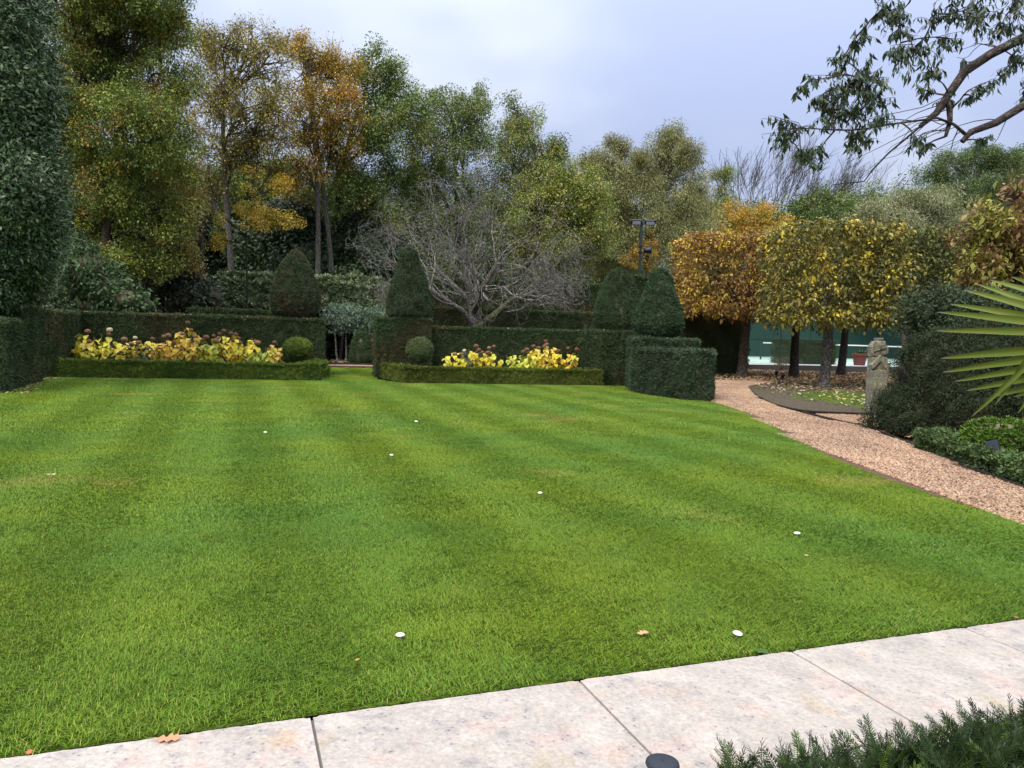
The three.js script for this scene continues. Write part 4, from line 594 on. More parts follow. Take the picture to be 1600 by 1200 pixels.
const woodLabels = ['beside the glossy evergreen', 'behind the green oak', 'behind the bronze tree', 'behind the thin grey tree', 'behind the golden maple', 'behind the dark oak', 'behind the grey-olive oak', 'behind the yellow-green tree', 'behind the willow', 'behind the floodlight mast and willow', 'behind the brown hornbeam', 'behind the hornbeam tops', 'behind the silvery willow', 'behind the russet cherry'];
woodLabels.forEach((w, i) => tree('wood_' + i, 'woodland_tree', 'dim dark woodland tree ' + w, { cols: [DG, DG, GR, [0.06, 0.06, 0.028]], ends: 16, per: 3, r: 0.22, size: 1.5, group: 'dark trees at the back of the wood' }));

// leafless trees on the skyline
function bareCrown(g, R, p, d, len, r, depth, spread, keep, crook = 0.32, rmin = 0.004) {
  const pts = [[p.x, p.y, p.z, r]]; const q = p.clone(), v = d.clone(), n = 4;
  for (let k = 1; k <= n; k++) { v.add(ball(R).multiplyScalar(spread * crook)); if (keep) keep(q, v); v.normalize(); q.addScaledVector(v, len / n); pts.push([q.x, q.y, q.z, lerp(r, r * 0.62, k / n)]); }
  g.tube(pts, depth > 2 ? 6 : depth > 0 ? 4 : 3);
  if (depth <= 0) return;
  const kids = 2 + (R() < 0.55 ? 1 : 0);
  for (let k = 0; k < kids; k++) { const t = k === 0 ? 1 : 0.4 + R() * 0.55, s = onPath(pts, t), nd = v.clone().add(ball(R).multiplyScalar(spread)).normalize(); bareCrown(g, R, V(s[0], s[1], s[2]), nd, len * (0.62 + R() * 0.24), Math.max(s[3] * (k ? 0.62 : 0.85), rmin), depth - 1, spread, keep, crook, rmin); }
}
for (const [key, label] of [['bare_ash', 'leafless tree on the skyline between willow and hornbeams'], ['bare_elm', 'leafless tree on the skyline beside the silvery willow']]) {
  const T = TREES[key], R = RNG(treeSeed++), t = thing('bare_tree', label, 'tree', [T.x, 0, T.z], 'leafless skyline trees'), g = new Raw(), b = new Raw();
  const top = Math.max(...T.lobes.map(l => l[1])); g.tube(bent([T.x, -0.1, T.z], [T.x, top * 0.62, T.z], 0.25, 0.12, R, 6, 0.03), 7); part(t, 'trunk', g.geo(), M.barkGrey);
  for (let k = 0; k < 9; k++) { const a = (k / 9 - 0.5) * 1.9; bareCrown(b, R, V(T.x, top * (0.45 + R() * 0.17), T.z), V(Math.sin(a), 1.0, (R() - 0.5) * 0.6).normalize(), 2.3 + R(), 0.07, 5, 0.5, (q, v) => { v.x += 0.03; v.y += 0.06; }, 0.3, 0.013); }
  part(t, 'branches', b.geo(), M.barkGrey, 'stuff');
}

// the bare twisted tree: stout low limbs, a dense dome of pale crooked twigs
{
  const bx = -1.15, bz = -23.5, R = RNG(91), t = thing('magnolia_tree', 'leafless tree with a wide dome of tangled pale grey twigs', 'tree', [bx, 0, bz]);
  const C = V(-1.35, 3.55, bz), A = V(3.75, 2.55, 3.0);
  const keep = (q, v) => { const ex = (q.x - C.x) / A.x, ey = (q.y - C.y) / A.y, ez = (q.z - C.z) / A.z, l = ex * ex + ey * ey + ez * ez; if (l > 0.82) { v.x -= ex * 0.3; v.y -= ey * 0.3; v.z -= ez * 0.3; } if (q.y < 2.15) v.y += 0.4; };
  const trunk = new Raw(); trunk.tube([[bx, -0.1, bz, 0.28], [bx, 0.5, bz, 0.22], [bx - 0.05, 1.1, bz, 0.21], [bx - 0.02, 1.6, bz, 0.2], [bx - 0.1, 2.1, bz, 0.15], [bx - 0.12, 2.5, bz - 0.1, 0.1]], 10); part(t, 'trunk', trunk.geo(), M.barkGrey);
  const limbs = [[[-1.2, 1.3, -23.4, 0.13], [-0.84, 1.58, -23.3, 0.12], [-0.45, 1.9, -23.2, 0.11], [-0.08, 2.24, -23.1, 0.1], [0.5, 2.4, -23.0, 0.07]], [[-1.25, 1.5, -23.4, 0.1], [-1.53, 1.87, -23.2, 0.085], [-2.12, 2.24, -23.0, 0.075], [-2.58, 2.5, -22.9, 0.06]],
    [[-1.3, 2.0, -23.5, 0.12], [-1.35, 2.4, -23.4, 0.1], [-1.5, 3.0, -23.3, 0.08], [-1.45, 3.6, -23.4, 0.06]], [[-1.25, 2.2, -23.6, 0.1], [-0.9, 2.8, -23.7, 0.08], [-0.5, 3.5, -23.8, 0.06]], [[-1.25, 2.1, -23.4, 0.09], [-1.9, 2.7, -23.6, 0.07], [-2.6, 3.3, -23.8, 0.05]], [[-1.2, 1.7, -23.6, 0.1], [-1.3, 2.2, -24.4, 0.08], [-1.2, 2.9, -25.0, 0.06]], [[-1.2, 1.9, -23.3, 0.09], [-1.0, 2.2, -22.6, 0.07], [-0.9, 2.6, -21.9, 0.05]]];
  const tw = new Raw();
  limbs.forEach((l, i) => {
    const g = new Raw(); g.tube(l, 8); part(t, 'limb', g.geo(), i === 0 ? M.barkMoss : M.barkGrey);
    const n = i < 2 ? 8 : 6; for (let k = 0; k < n; k++) { const s = onPath(l, 0.45 + 0.55 * (k + R()) / n), e = onPath(l, 1), d = V(e[0] - l[0][0], (e[1] - l[0][1]) * 0.6, e[2] - l[0][2]).normalize().add(ball(R).multiplyScalar(1.25)); d.y += 0.12; d.normalize(); bareCrown(tw, R, V(s[0], s[1], s[2]), d, 1.05 + R() * 0.8, 0.024, 4, 0.95, keep, 0.5, 0.005); }
  });
  part(t, 'twigs', tw.geo(), M.barkPale, 'stuff');
  const gL = new Raw(); for (const [x, y, z] of [[-1.3, 3.95, -21.6], [-1.2, 3.85, -21.6], [-2.95, 3.45, -21.2], [-2.8, 3.4, -21.2], [-0.35, 2.95, -21.4], [-0.3, 3.0, -21.3]]) gL.leaf(V(x, y, z), V(0.8, -0.5, 0.3).normalize(), V(0.2, 0.3, 0.9).normalize(), V(-0.5, 0.8, 0.2).normalize(), 0.22, 0.11, 0.1, [1, 1, 1]);
  part(t, 'last_leaves', gL.geo(), leafMat([0.6, 0.56, 0.32]), 'stuff');
}

// pleached hornbeams: trunks and clipped box heads
function hornbeam(label, [x, z], lean, r, box, cols, { n = 900, seed = 1, bark = M.bark, mix = 0.6, f = 0.7 } = {}) {
  r *= 0.82; const R = RNG(seed + 3000), t = thing('hornbeam_tree', label, 'tree', [x, 0, z], 'clipped hornbeams by the court'), [x0, x1, y0, y1, z0, z1] = box, g = new Raw(), cx = (x0 + x1) / 2, cz = (z0 + z1) / 2;
  const tr = bent([x, -0.08, z], [x + lean[0], y0 + 0.9, z + lean[1]], r * 1.1, r * 0.68, R, 8, 0.02); tr[0][3] = r * 1.45; g.tube(tr, 12); part(t, 'trunk', g.geo(), bark);
  const b = new Raw(), e = tr[8], c = CL.horn.map(() => new Copies()), pal = palette(R, cols, f, mix, seed * 5.1, 2.0);
  for (let k = 0; k < 26; k++) { const q = [lerp(x0, x1, R()), lerp(y0 + 0.2, y1 - 0.1, R()), lerp(z0, z1, R())], s = onPath(tr, 0.8 + R() * 0.2); const l = bent(s, q, 0.045, 0.012, R, 4, 0.12); b.tube(l, 4); for (let j = 0; j < 5; j++) { const u = onPath(l, 0.4 + R() * 0.6), d = ball(R).multiplyScalar(0.7); b.tube([[u[0], u[1], u[2], 0.012], [u[0] + d.x * 0.5 + 0.03, u[1] + d.y * 0.5, u[2] + d.z * 0.5, 0.008], [u[0] + d.x, u[1] + d.y, u[2] + d.z, 0.003]], 3); } }
  part(t, 'branches', b.geo(), bark, 'stuff');
  const cr = 0.24, sx = x1 - x0, sy = y1 - y0, sz = z1 - z0, area = 2 * (sx * sy + sy * sz + sx * sz);
  for (let k = 0; k < area * n / 20; k++) {
    let u = R() * (sx * sy * 1.6 + 2 * sy * sz + sx * sz * 2 + sx * sy * 0.4), px, py, pz; const inn = Math.pow(R(), 1.4) * 0.42;
    if (u < sx * sy * 1.6) { px = lerp(x0, x1, R()); py = lerp(y0, y1, R()); pz = z1 - inn; }
    else if ((u -= sx * sy * 1.6) < 2 * sy * sz) { const s = R() < 0.5; px = s ? x0 + inn : x1 - inn; py = lerp(y0, y1, R()); pz = lerp(z0, z1, R()); }
    else if ((u -= 2 * sy * sz) < sx * sz) { px = lerp(x0, x1, R()); py = y1 - inn * 0.5; pz = lerp(z0, z1, R()); }
    else if ((u -= sx * sz) < sx * sz) { px = lerp(x0, x1, R()); py = y0 + inn; pz = lerp(z0, z1, R()); }
    else { px = lerp(x0, x1, R()); py = lerp(y0, y1, R()); pz = z0 + inn; }
    // round the corners off, and let the underside hang unevenly
    const dx = Math.max(0, Math.abs(px - cx) - (sx / 2 - cr)), dy = Math.max(0, py - (y1 - cr)), dz = Math.max(0, Math.abs(pz - cz) - (sz / 2 - cr)); if (Math.hypot(dx, dy, dz) > cr) continue;
    if (py < y0 + 0.22 + 0.5 * fbm(px * 1.3, 4, pz * 1.3, 2)) if (R() < 0.75) continue;
        c[Math.floor(R() * 3)].add(px, py, pz, quatE((R() - 0.5) * 0.7, R() * TAU, (R() - 0.5) * 0.7), 0.75 + R() * 0.55, pal(px, py, pz));
  }
  c.forEach((k, i) => { if (k.rows.length) k.build(t, 'crown', CL.horn[i], M.leaf); });
}
const HB = [0.165, 0.095, 0.042], HY = [0.29, 0.20, 0.05], HO = [0.2, 0.12, 0.04], HG = [0.13, 0.125, 0.04], HD = [0.065, 0.07, 0.03], HT = [0.33, 0.26, 0.035];
hornbeam('clipped hornbeam with bronze-brown box head and leaning trunk', [8.04, -27.0], [0.25, -0.3], 0.2, [5.7, 9.1, 2.05, 4.75, -28.6, -25.3], [HB, HO, HB, HY, HT, HB], { seed: 1, n: 600, mix: 0.9 });
hornbeam('clipped hornbeam with olive-gold box head, nearest the statue', [8.77, -21.63], [0.05, -0.1], 0.17, [7.3, 10.4, 1.72, 4.45, -23.6, -20.3], [HG, HD, HG, [0.22, 0.18, 0.05], HT, HD, HG], { seed: 2, n: 600, mix: 0.9, bark: M.barkGrey });
hornbeam('dark-trunked clipped hornbeam standing between the brown and the olive ones', [10.36, -28.3], [0.05, 0], 0.19, [8.8, 12, 2.1, 4.9, -30, -26.7], [HG, HY, HO, HD], { seed: 3, n: 520, bark: M.barkDark });
hornbeam('dark-trunked clipped hornbeam beside the red plant pot', [13.16, -30.87], [0.15, 0], 0.19, [11.6, 15, 2.3, 5.1, -32.4, -29.2], [HG, HD, HY], { seed: 4, n: 420, bark: M.barkDark });
hornbeam('shaded green-gold hornbeam behind the statue, next to the laurel', [12.1, -23.4], [0.0, 0], 0.18, [10.2, 14.2, 1.9, 4.5, -25.5, -21.4], [HD, HG, HD, [0.07, 0.09, 0.035], [0.2, 0.19, 0.035]], { seed: 5, n: 700, bark: M.barkDark });

// overhanging bough of a tree that stands beyond the picture's edge
{
  const R = RNG(55), t = thing('weeping_tree', 'tree with smooth brown boughs and hanging dark green leaves over the path', 'tree', [7.4, 0, -8.4]);
  const tk = new Raw(); tk.tube([[7.4, -0.1, -8.4, 0.24], [7.35, 1.5, -8.4, 0.2], [7.3, 3, -8.3, 0.18], [7.1, 4.2, -8.3, 0.15], [6.8, 5.0, -8.2, 0.1], [6.7, 5.6, -8.2, 0.05]], 10); part(t, 'trunk', tk.geo(), M.barkRed);
  const b1 = [[6.95, 4.7, -8.25, 0.085], [6.2, 4.78, -8.1, 0.07], [5.6, 4.58, -8, 0.062], [5.08, 4.36, -8, 0.056], [4.75, 4.18, -8, 0.054], [4.5, 4.0, -8, 0.052], [4.36, 3.78, -8, 0.05], [4.24, 3.58, -8, 0.04], [4.08, 3.44, -8, 0.026]];
  const b2 = [[7.2, 3.75, -8.3, 0.085], [6.4, 3.98, -8.1, 0.06], [5.6, 3.86, -8, 0.054], [5.12, 3.68, -8, 0.05], [4.85, 3.5, -8, 0.045], [4.6, 3.4, -8, 0.038], [4.52, 3.3, -8, 0.03]];
  const b3 = [[4.36, 3.7, -8, 0.04], [4.37, 3.5, -7.98, 0.03], [4.33, 3.34, -7.97, 0.02]], b4 = [[4.54, 3.38, -8, 0.022], [4.4, 3.46, -7.96, 0.018], [4.2, 3.5, -7.9, 0.014], [3.7, 3.42, -7.9, 0.01]], b5 = [[6.7, 5.4, -8.2, 0.06], [5.9, 5.3, -8.1, 0.04], [4.9, 4.95, -8, 0.025], [3.9, 4.75, -8, 0.012]];
  const boughs = [b1, b2, b3, b4, b5]; for (const b of boughs) { for (const q of b) q[3] *= 0.85; const g = new Raw(); g.tube(b, 9); part(t, 'bough', g.geo(), M.barkRed); }
  const tw = new Raw(), lf = new Copies(), lg = new Raw(); lg.leaf(V(0, 0, 0), V(0, -1, 0), V(1, 0, 0), V(0, 0, 1), 0.085, 0.026, 0.15, [1, 1, 1], 0.2);
  const cand = []; boughs.forEach((b, i) => { for (let k = 0; k <= 10; k++) cand.push(onPath(b, (i < 2 ? 0.4 : 0.1) + (i < 2 ? 0.6 : 0.9) * k / 10)); });
  const wood = [];
  for (const [x, y, z, r, n] of OVER) {
    let best = null, bd = 1e9; for (const c of cand) { const d = Math.hypot(c[0] - x, c[1] - y, c[2] - z) + R() * 0.25 + (c[1] < y - 0.4 ? 0.3 : 0); if (d < bd) { bd = d; best = c; } }
    const main = bent(best, [x, y, z], 0.011, 0.004, R, 6, 0.13); tw.tube(main, 4); for (let k = 3; k <= 6; k++) cand.push(main[k]);
    const m = Math.max(5, Math.round(n / 5));
    for (let k = 0; k < m; k++) {
      const d = ball(R).multiplyScalar(r * 1.9); d.y = d.y * 0.9; const s = onPath(main, 0.6 + R() * 0.4), tip = [x + d.x, y + d.y, z + d.z], w = bent(s, tip, 0.004, 0.002, R, 4, 0.12); tw.tube(w, 3);
      for (let j = 0; j < 9; j++) { const u = onPath(w, 0.25 + 0.75 * j / 8), c = 0.75 + R() * 0.6; lf.add(u[0] + (R() - 0.5) * 0.03, u[1], u[2] + (R() - 0.5) * 0.03, quatE((R() - 0.5) * 1.3, R() * TAU, (R() - 0.5) * 1.3), 0.65 + R() * 0.6, [0.055 * c, 0.085 * c, 0.045 * c]); }
    }
  }
  for (let k = 0; k < 22; k++) { const s = cand[Math.floor(R() * 50)], e = [s[0] - 0.2 - R() * 0.7, s[1] - 0.1 - R() * 0.35, s[2] + (R() - 0.5) * 0.5]; tw.tube(bent(s, e, 0.006, 0.002, R, 6, 0.22), 3); }
  tw.tube([[4.15, 3.5, -8, 0.012], [3.75, 3.15, -7.95, 0.009], [3.6, 2.98, -7.95, 0.008], [3.52, 2.86, -7.95, 0.006], [3.2, 2.82, -7.95, 0.004]], 4);
  part(t, 'twigs', tw.geo(), M.barkRed, 'stuff'); lf.build(t, 'leaves', lg.geo(), M.gloss);
}

// ---------------------------------------------------------------- flowering beds
M.hyd = [[0.85, 0.69, 0.04], [0.84, 0.58, 0.06], [0.70, 0.70, 0.06], [0.85, 0.74, 0.12], [0.52, 0.6, 0.09], [0.68, 0.44, 0.11]].map(c => mat({ color: c, roughness: 0.6, transmission: 0.3, thickness: 0 }));
M.head = [[0.24, 0.12, 0.065], [0.32, 0.19, 0.1], [0.19, 0.095, 0.055]].map(c => mat({ color: c, roughness: 0.95 })); M.headPale = mat({ color: [0.62, 0.58, 0.36], roughness: 0.9 });
const hydLeaf = [0, 1, 2].map(s => { // broad heart-shaped leaf, base at the origin, along +z, cupped
  const R = RNG(600 + s), g = new Raw(), mid = [], lf = [], rt = [], N = 5, W = [0.0, 0.8, 1.0, 0.78, 0.42, 0];
  for (let k = 0; k <= N; k++) { const t = k / N, y = -0.25 * t * t + 0.05 * t, w = W[k] * 0.42; mid.push(g.v(0, y, t)); lf.push(g.v(-w, y + 0.1 * W[k] + (R() - 0.5) * 0.06, t)); rt.push(g.v(w, y + 0.1 * W[k] + (R() - 0.5) * 0.06, t)); }
  for (let k = 0; k < N; k++) { g.t(mid[k], mid[k + 1], lf[k]); g.t(lf[k], mid[k + 1], lf[k + 1]); g.t(mid[k], rt[k], mid[k + 1]); g.t(rt[k], rt[k + 1], mid[k + 1]); } return g.geo();
});
const hydHead = (() => { const R = RNG(650), g = new Raw(); for (let k = 0; k < 90; k++) { const d = ball(R).normalize(); if (d.y < -0.45) continue; const o = V(d.x, d.y * 0.75, d.z), n = d; const a = V(R() - 0.5, R() - 0.5, R() - 0.5).cross(n).normalize(), b = V(0, 0, 0).crossVectors(n, a); const s = 0.24; for (const [u, v] of [[1, 0], [-1, 0], [0, 1], [0, -1]]) { const p = a.clone().multiplyScalar(u).addScaledVector(b, v), q = V(0, 0, 0).crossVectors(n, p); const A = g.v(o.x, o.y, o.z), B = g.v(o.x + (p.x + q.x * 0.6) * s, o.y + (p.y + q.y * 0.6) * s, o.z + (p.z + q.z * 0.6) * s), C = g.v(o.x + (p.x - q.x * 0.6) * s, o.y + (p.y - q.y * 0.6) * s, o.z + (p.z - q.z * 0.6) * s); g.t(A, B, C); } } const c = new THREE.IcosahedronGeometry(0.86, 1); c.scale(1, 0.75, 1); const r = g.geo(); r.deleteAttribute('color'); const i = r.toNonIndexed(); return mergeGeometries([i, c]); })();
function hydrangea(label, x, z, h, w, n, heads, mix, pale = 0) {
  const R = RNG(Math.round(x * 100 + z * 37)), t = thing('hydrangea', label, 'hydrangea', [x, 0, z], 'yellowing hydrangeas'), st = new Raw(), tops = [];
  n = Math.round(n * 2.3); w *= 1.42; const k = Math.max(4, Math.round(n / 8));
  for (let i = 0; i < k; i++) { const a = i / k * TAU + R(), rr = w * Math.sqrt(R()), hh = h * (0.72 + R() * 0.3), p = bent([Math.cos(a) * 0.1, -0.02, Math.sin(a) * 0.1], [Math.cos(a) * rr, hh, Math.sin(a) * rr * 0.7], 0.009, 0.005, R, 5, 0.06); st.tube(p, 4); tops.push(p); }
  local(t, 'stems', st.geo(), M.stem);
  for (let i = 0; i < n; i++) {
    const p = onPath(tops[i % k], 0.42 + 0.58 * Math.pow(R(), 0.9)), m = local(t, 'leaf', hydLeaf[i % 3], M.hyd[mix[Math.floor(R() * mix.length)]]), a = R() * TAU, s = 0.11 + R() * 0.075;
    m.position.set(p[0], p[1], p[2]); m.rotation.set(0.25 + R() * 0.75, R() < 0.6 ? (R() - 0.5) * 2.2 : a, (R() - 0.5) * 0.5, 'YXZ'); m.scale.setScalar(s);
  }
  for (let i = 0; i < heads; i++) { const p = tops[i % k][5], m = local(t, 'flower_head', hydHead, i < pale ? M.headPale : M.head[Math.floor(R() * 3)]), s = 0.05 + R() * 0.026; m.position.set(p[0] + (R() - 0.5) * 0.05, p[1] + 0.05 + R() * 0.08 + (i >= k ? -0.15 : 0), p[2] + (R() - 0.5) * 0.05); m.scale.setScalar(s); m.rotation.set((R() - 0.5) * 0.7, R() * 6, (R() - 0.5) * 0.7); }
}
hydrangea('yellow-green hydrangea with one cream head at the walled-in end of the larger bed', -9.9, -18.2, 0.95, 0.36, 58, 4, [2, 0, 3, 2, 0], 1);
hydrangea('thin pale yellow hydrangea beside the dark leafy perennial', -9.1, -18.45, 0.82, 0.36, 44, 4, [3, 0, 3], 1);
hydrangea('gold and orange hydrangea in the middle of the larger bed', -8.35, -18.5, 0.88, 0.34, 56, 4, [1, 1, 0, 5, 1]);
hydrangea('tallest hydrangea, with a pale shoot above its big brown head', -7.85, -18.6, 1.15, 0.26, 46, 4, [1, 3, 1, 5, 3]);
hydrangea('lime yellow hydrangea with raised brown heads next to the tallest one', -7.25, -18.75, 0.98, 0.32, 54, 6, [2, 4, 0, 2]);
hydrangea('bright yellow hydrangea carrying the most brown heads', -6.75, -18.85, 1.02, 0.34, 62, 8, [0, 0, 2, 1]);
hydrangea('lime and yellow hydrangea with low brown heads, before the end plant', -6.3, -19.0, 0.78, 0.3, 48, 3, [4, 2, 0, 4]);
hydrangea('slender pale yellow hydrangea nearest the box ball of the larger bed', -5.85, -19.05, 0.85, 0.1, 20, 0, [3, 1, 5]);
hydrangea('small yellow hydrangea with cream and brown heads at the grey plant', -1.45, -19.8, 0.72, 0.24, 34, 3, [0, 0, 2], 1);
hydrangea('yellow hydrangea with brown heads beyond the grey feathery plant', -0.72, -19.9, 0.82, 0.3, 54, 6, [0, 0, 2, 0]);
hydrangea('lime hydrangea with one pale head in the smaller bed', 0.25, -20.05, 0.7, 0.34, 52, 3, [2, 4, 2], 1);
hydrangea('tall yellow hydrangea with high brown heads in the smaller bed', 0.85, -20.2, 0.98, 0.3, 56, 7, [0, 1, 0, 3]);
hydrangea('yellow hydrangea ending the smaller bed', 1.4, -20.3, 0.8, 0.28, 44, 4, [0, 2, 0, 1]);
function perennial(label, x, z, h, w, n, c, L, W) {
  const R = RNG(Math.round(x * 71 + 900)), t = thing('leafy_perennial', label, 'plant', [x, 0, z]), g = new Raw(), st = new Raw();
  for (let k = 0; k < n; k++) { const a = R() * TAU, rr = w * Math.sqrt(R()), y = h * (0.35 + R() * 0.65), o = V(Math.cos(a) * rr, y, Math.sin(a) * rr), d = V(Math.cos(a) + (R() - 0.5), 0.5 - R() * 0.9, Math.sin(a) + (R() - 0.5)).normalize(), [ww, nn] = frame(d, R); g.leaf(o, d, ww, nn, L * (0.6 + R() * 0.7), W, 0.1, tint(R, 0.3)); if (k % 6 === 0) st.tube([[0, -0.02, 0, 0.008], [o.x * 0.6, y * 0.6, o.z * 0.6, 0.006], [o.x, y, o.z, 0.003]], 4); }
  local(t, 'stems', st.geo(), M.stem); const f = local(t, 'foliage', g.geo(), leafMat(c)); f.userData.kind = 'stuff';
}
perennial('dark blue-green leafy perennial among the hydrangeas of the larger bed', -8.75, -18.35, 0.72, 0.4, 150, [0.035, 0.065, 0.04], 0.2, 0.07);
perennial('grey-green feathery perennial in the smaller hydrangea bed', -1.05, -19.85, 0.78, 0.26, 150, [0.17, 0.21, 0.14], 0.14, 0.03);
perennial('small grey tufted shrub at the edge of the court terrace', 11.7, -33.6, 0.62, 0.36, 260, [0.14, 0.16, 0.11], 0.12, 0.02);

// grey-leaved standards beyond the hedge gap
[[-6.35, -29.2, 1.75, 'grey-leaved standard shrub on a pale stem beyond the gap, taller of the two'], [-5.2, -29.4, 1.6, 'grey-leaved standard shrub on twin pale stems beyond the gap']].forEach(([x, z, h, label], i) => {
  const R = RNG(700 + i), t = thing('standard_shrub', label, 'shrub', [x, 0, z]), c = CL.glossy.map(() => new Copies());
  for (const s of [-0.5, 0.0, 0.55]) { const g = new Raw(); g.tube(bent([x + s * 0.6, -0.05, z + s * 0.2], [x + s, h * 0.75, z], 0.045, 0.025, R, 5, 0.05), 6); part(t, 'stem', g.geo(), M.barkPale); }
  for (let k = 0; k < 170; k++) { const d = ball(R); c[k % 3].add(x + d.x * 0.85, h - 0.1 + d.y * 0.5, z + d.z * 0.6, quatE(R(), R() * 6, R()), 0.9 + R() * 0.5, [0.16 + R() * 0.06, 0.24 + R() * 0.08, 0.19 + R() * 0.06]); }
  c.forEach((k, j) => k.build(t, 'crown', CL.glossy[j], M.gloss));
});

// ---------------------------------------------------------------- leaf litter under the hornbeams, in the gap and on the island
{
  const R = RNG(800), c = new Copies(), n = 22000;
  for (let k = 0; k < n; k++) { const z = -24.3 - R() * 10.5, x = lerp(5.2, 20, R()) + (z + 24) * -0.2; const k2 = fbm(x * 0.6, z * 0.6, 1, 2); if (R() > 0.85 + k2) continue; c.add(x, -0.03 + R() * 0.03, z, quatE((R() - 0.5) * 0.9, R() * 6, (R() - 0.5) * 0.9), 0.85 + R() * 0.55, litterCol(R)); }
  tag(c.build(null, 'fallen_leaves', fallenLeaf, M.litter), 'brown and tan fallen leaves covering the ground under the hornbeams', 'leaves');
  const d = new Copies(), YL = [[0.78, 0.72, 0.3], [0.75, 0.62, 0.2], [0.8, 0.74, 0.45]];
  for (let k = 0; k < 4000; k++) { const z = -24 + R() * 9, x = lerp(6.1, 12.5, R()); if (!inside(islandPoly, x, z)) continue; const far = smooth(-18.5, -21, z); if (R() > 0.10 + far * 0.9) continue; d.add(x, 0.012 + R() * 0.02, z, quatE((R() - 0.5) * 0.7, R() * 6, (R() - 0.5) * 0.7), 0.65 + R() * 0.5, far > 0.3 && R() < 0.8 ? litterCol(R) : litterCol(R, YL)); }
  for (let k = 0; k < 150; k++) { const x = 6.9 + R() * 2.6, z = -15.2 - R() * 3.2; d.add(x, 0.02 + R() * 0.02, z, quatE((R() - 0.5) * 0.7, R() * 6, (R() - 0.5) * 0.7), 0.6 + R() * 0.4, litterCol(R, YL)); }
  tag(d.build(null, 'fallen_leaves', fallenLeaf, M.litter), 'pale yellow fallen leaves scattered over the island bed', 'leaves');
  const e = new Copies(); for (let k = 0; k < 900; k++) { const x = lerp(-7.2, -2.6, R()), z = -28 - R() * 3; e.add(x, 0.0 + R() * 0.03, z, quatE((R() - 0.5) * 0.9, R() * 6, (R() - 0.5) * 0.9), 0.9 + R() * 0.5, litterCol(R)); }
  tag(e.build(null, 'fallen_leaves', fallenLeaf, M.litter), 'tan fallen leaves under the shrubs beyond the hedge gap', 'leaves');
  const f = new Copies(); for (let k = 0; k < 120; k++) { const u = R(), x = lerp(5.25, 5.9, R()), z = lerp(-9.6, -11.2, u); f.add(x, 0.0, z, quatE((R() - 0.5) * 0.9, R() * 6, (R() - 0.5) * 0.9), 0.5 + R() * 0.4, litterCol(R)); }
  for (let k = 0; k < 90; k++) { const u = R(); f.add(lerp(-8.2, -10.1, u) + (R() - 0.5) * 0.3, -0.005, lerp(-12.7, -16.7, u) + (R() - 0.5) * 0.4, quatE((R() - 0.5) * 0.9, R() * 6, (R() - 0.5) * 0.9), 0.5 + R() * 0.4, litterCol(R)); }
  tag(f.build(null, 'fallen_leaves', fallenLeaf, M.litter), 'dry fallen leaves caught at the foot of the dark yews', 'leaves');
}

// ---------------------------------------------------------------- dark yew bush by the statue
TREES.yew_bush = { x: 6.2, z: -11.4, lobes: [[5.62, 0.2, -11.15, 0.36, 0.38, 0.4], [5.62, 0.12, -10.6, 0.34, 0.3, 0.36], [5.95, 0.3, -10.9, 0.4, 0.4, 0.4], [6.35, 0.8, -11.6, 0.5, 0.55, 0.55], [6.5, 1.12, -11.9, 0.38, 0.34, 0.45], [6.75, 1.1, -11.5, 0.45, 0.4, 0.5], [6.3, 0.6, -10.7, 0.6, 0.6, 0.6], [6.7, 0.9, -11.1, 0.6, 0.6, 0.6], [6.15, 0.35, -10.2, 0.5, 0.42, 0.4], [6.8, 0.5, -10.2, 0.6, 0.55, 0.5], [7.2, 1.1, -11.4, 0.5, 0.5, 0.5]] };
CL.yew = [41, 42, 43].map(s => clump(s, 46, 0.1, 0.06, 0.011, { down: 0, lite: true, var: 0.4, twigs: 4 }));
evergreen('yew_bush', 'yew_bush', 'shaggy dark yew bush crowding the statue beside the gravel path', { cols: [[0.035, 0.055, 0.026], [0.048, 0.072, 0.034], [0.056, 0.064, 0.03]], cl: 'yew', m: M.leaf, dens: 190, size: 0.95 });

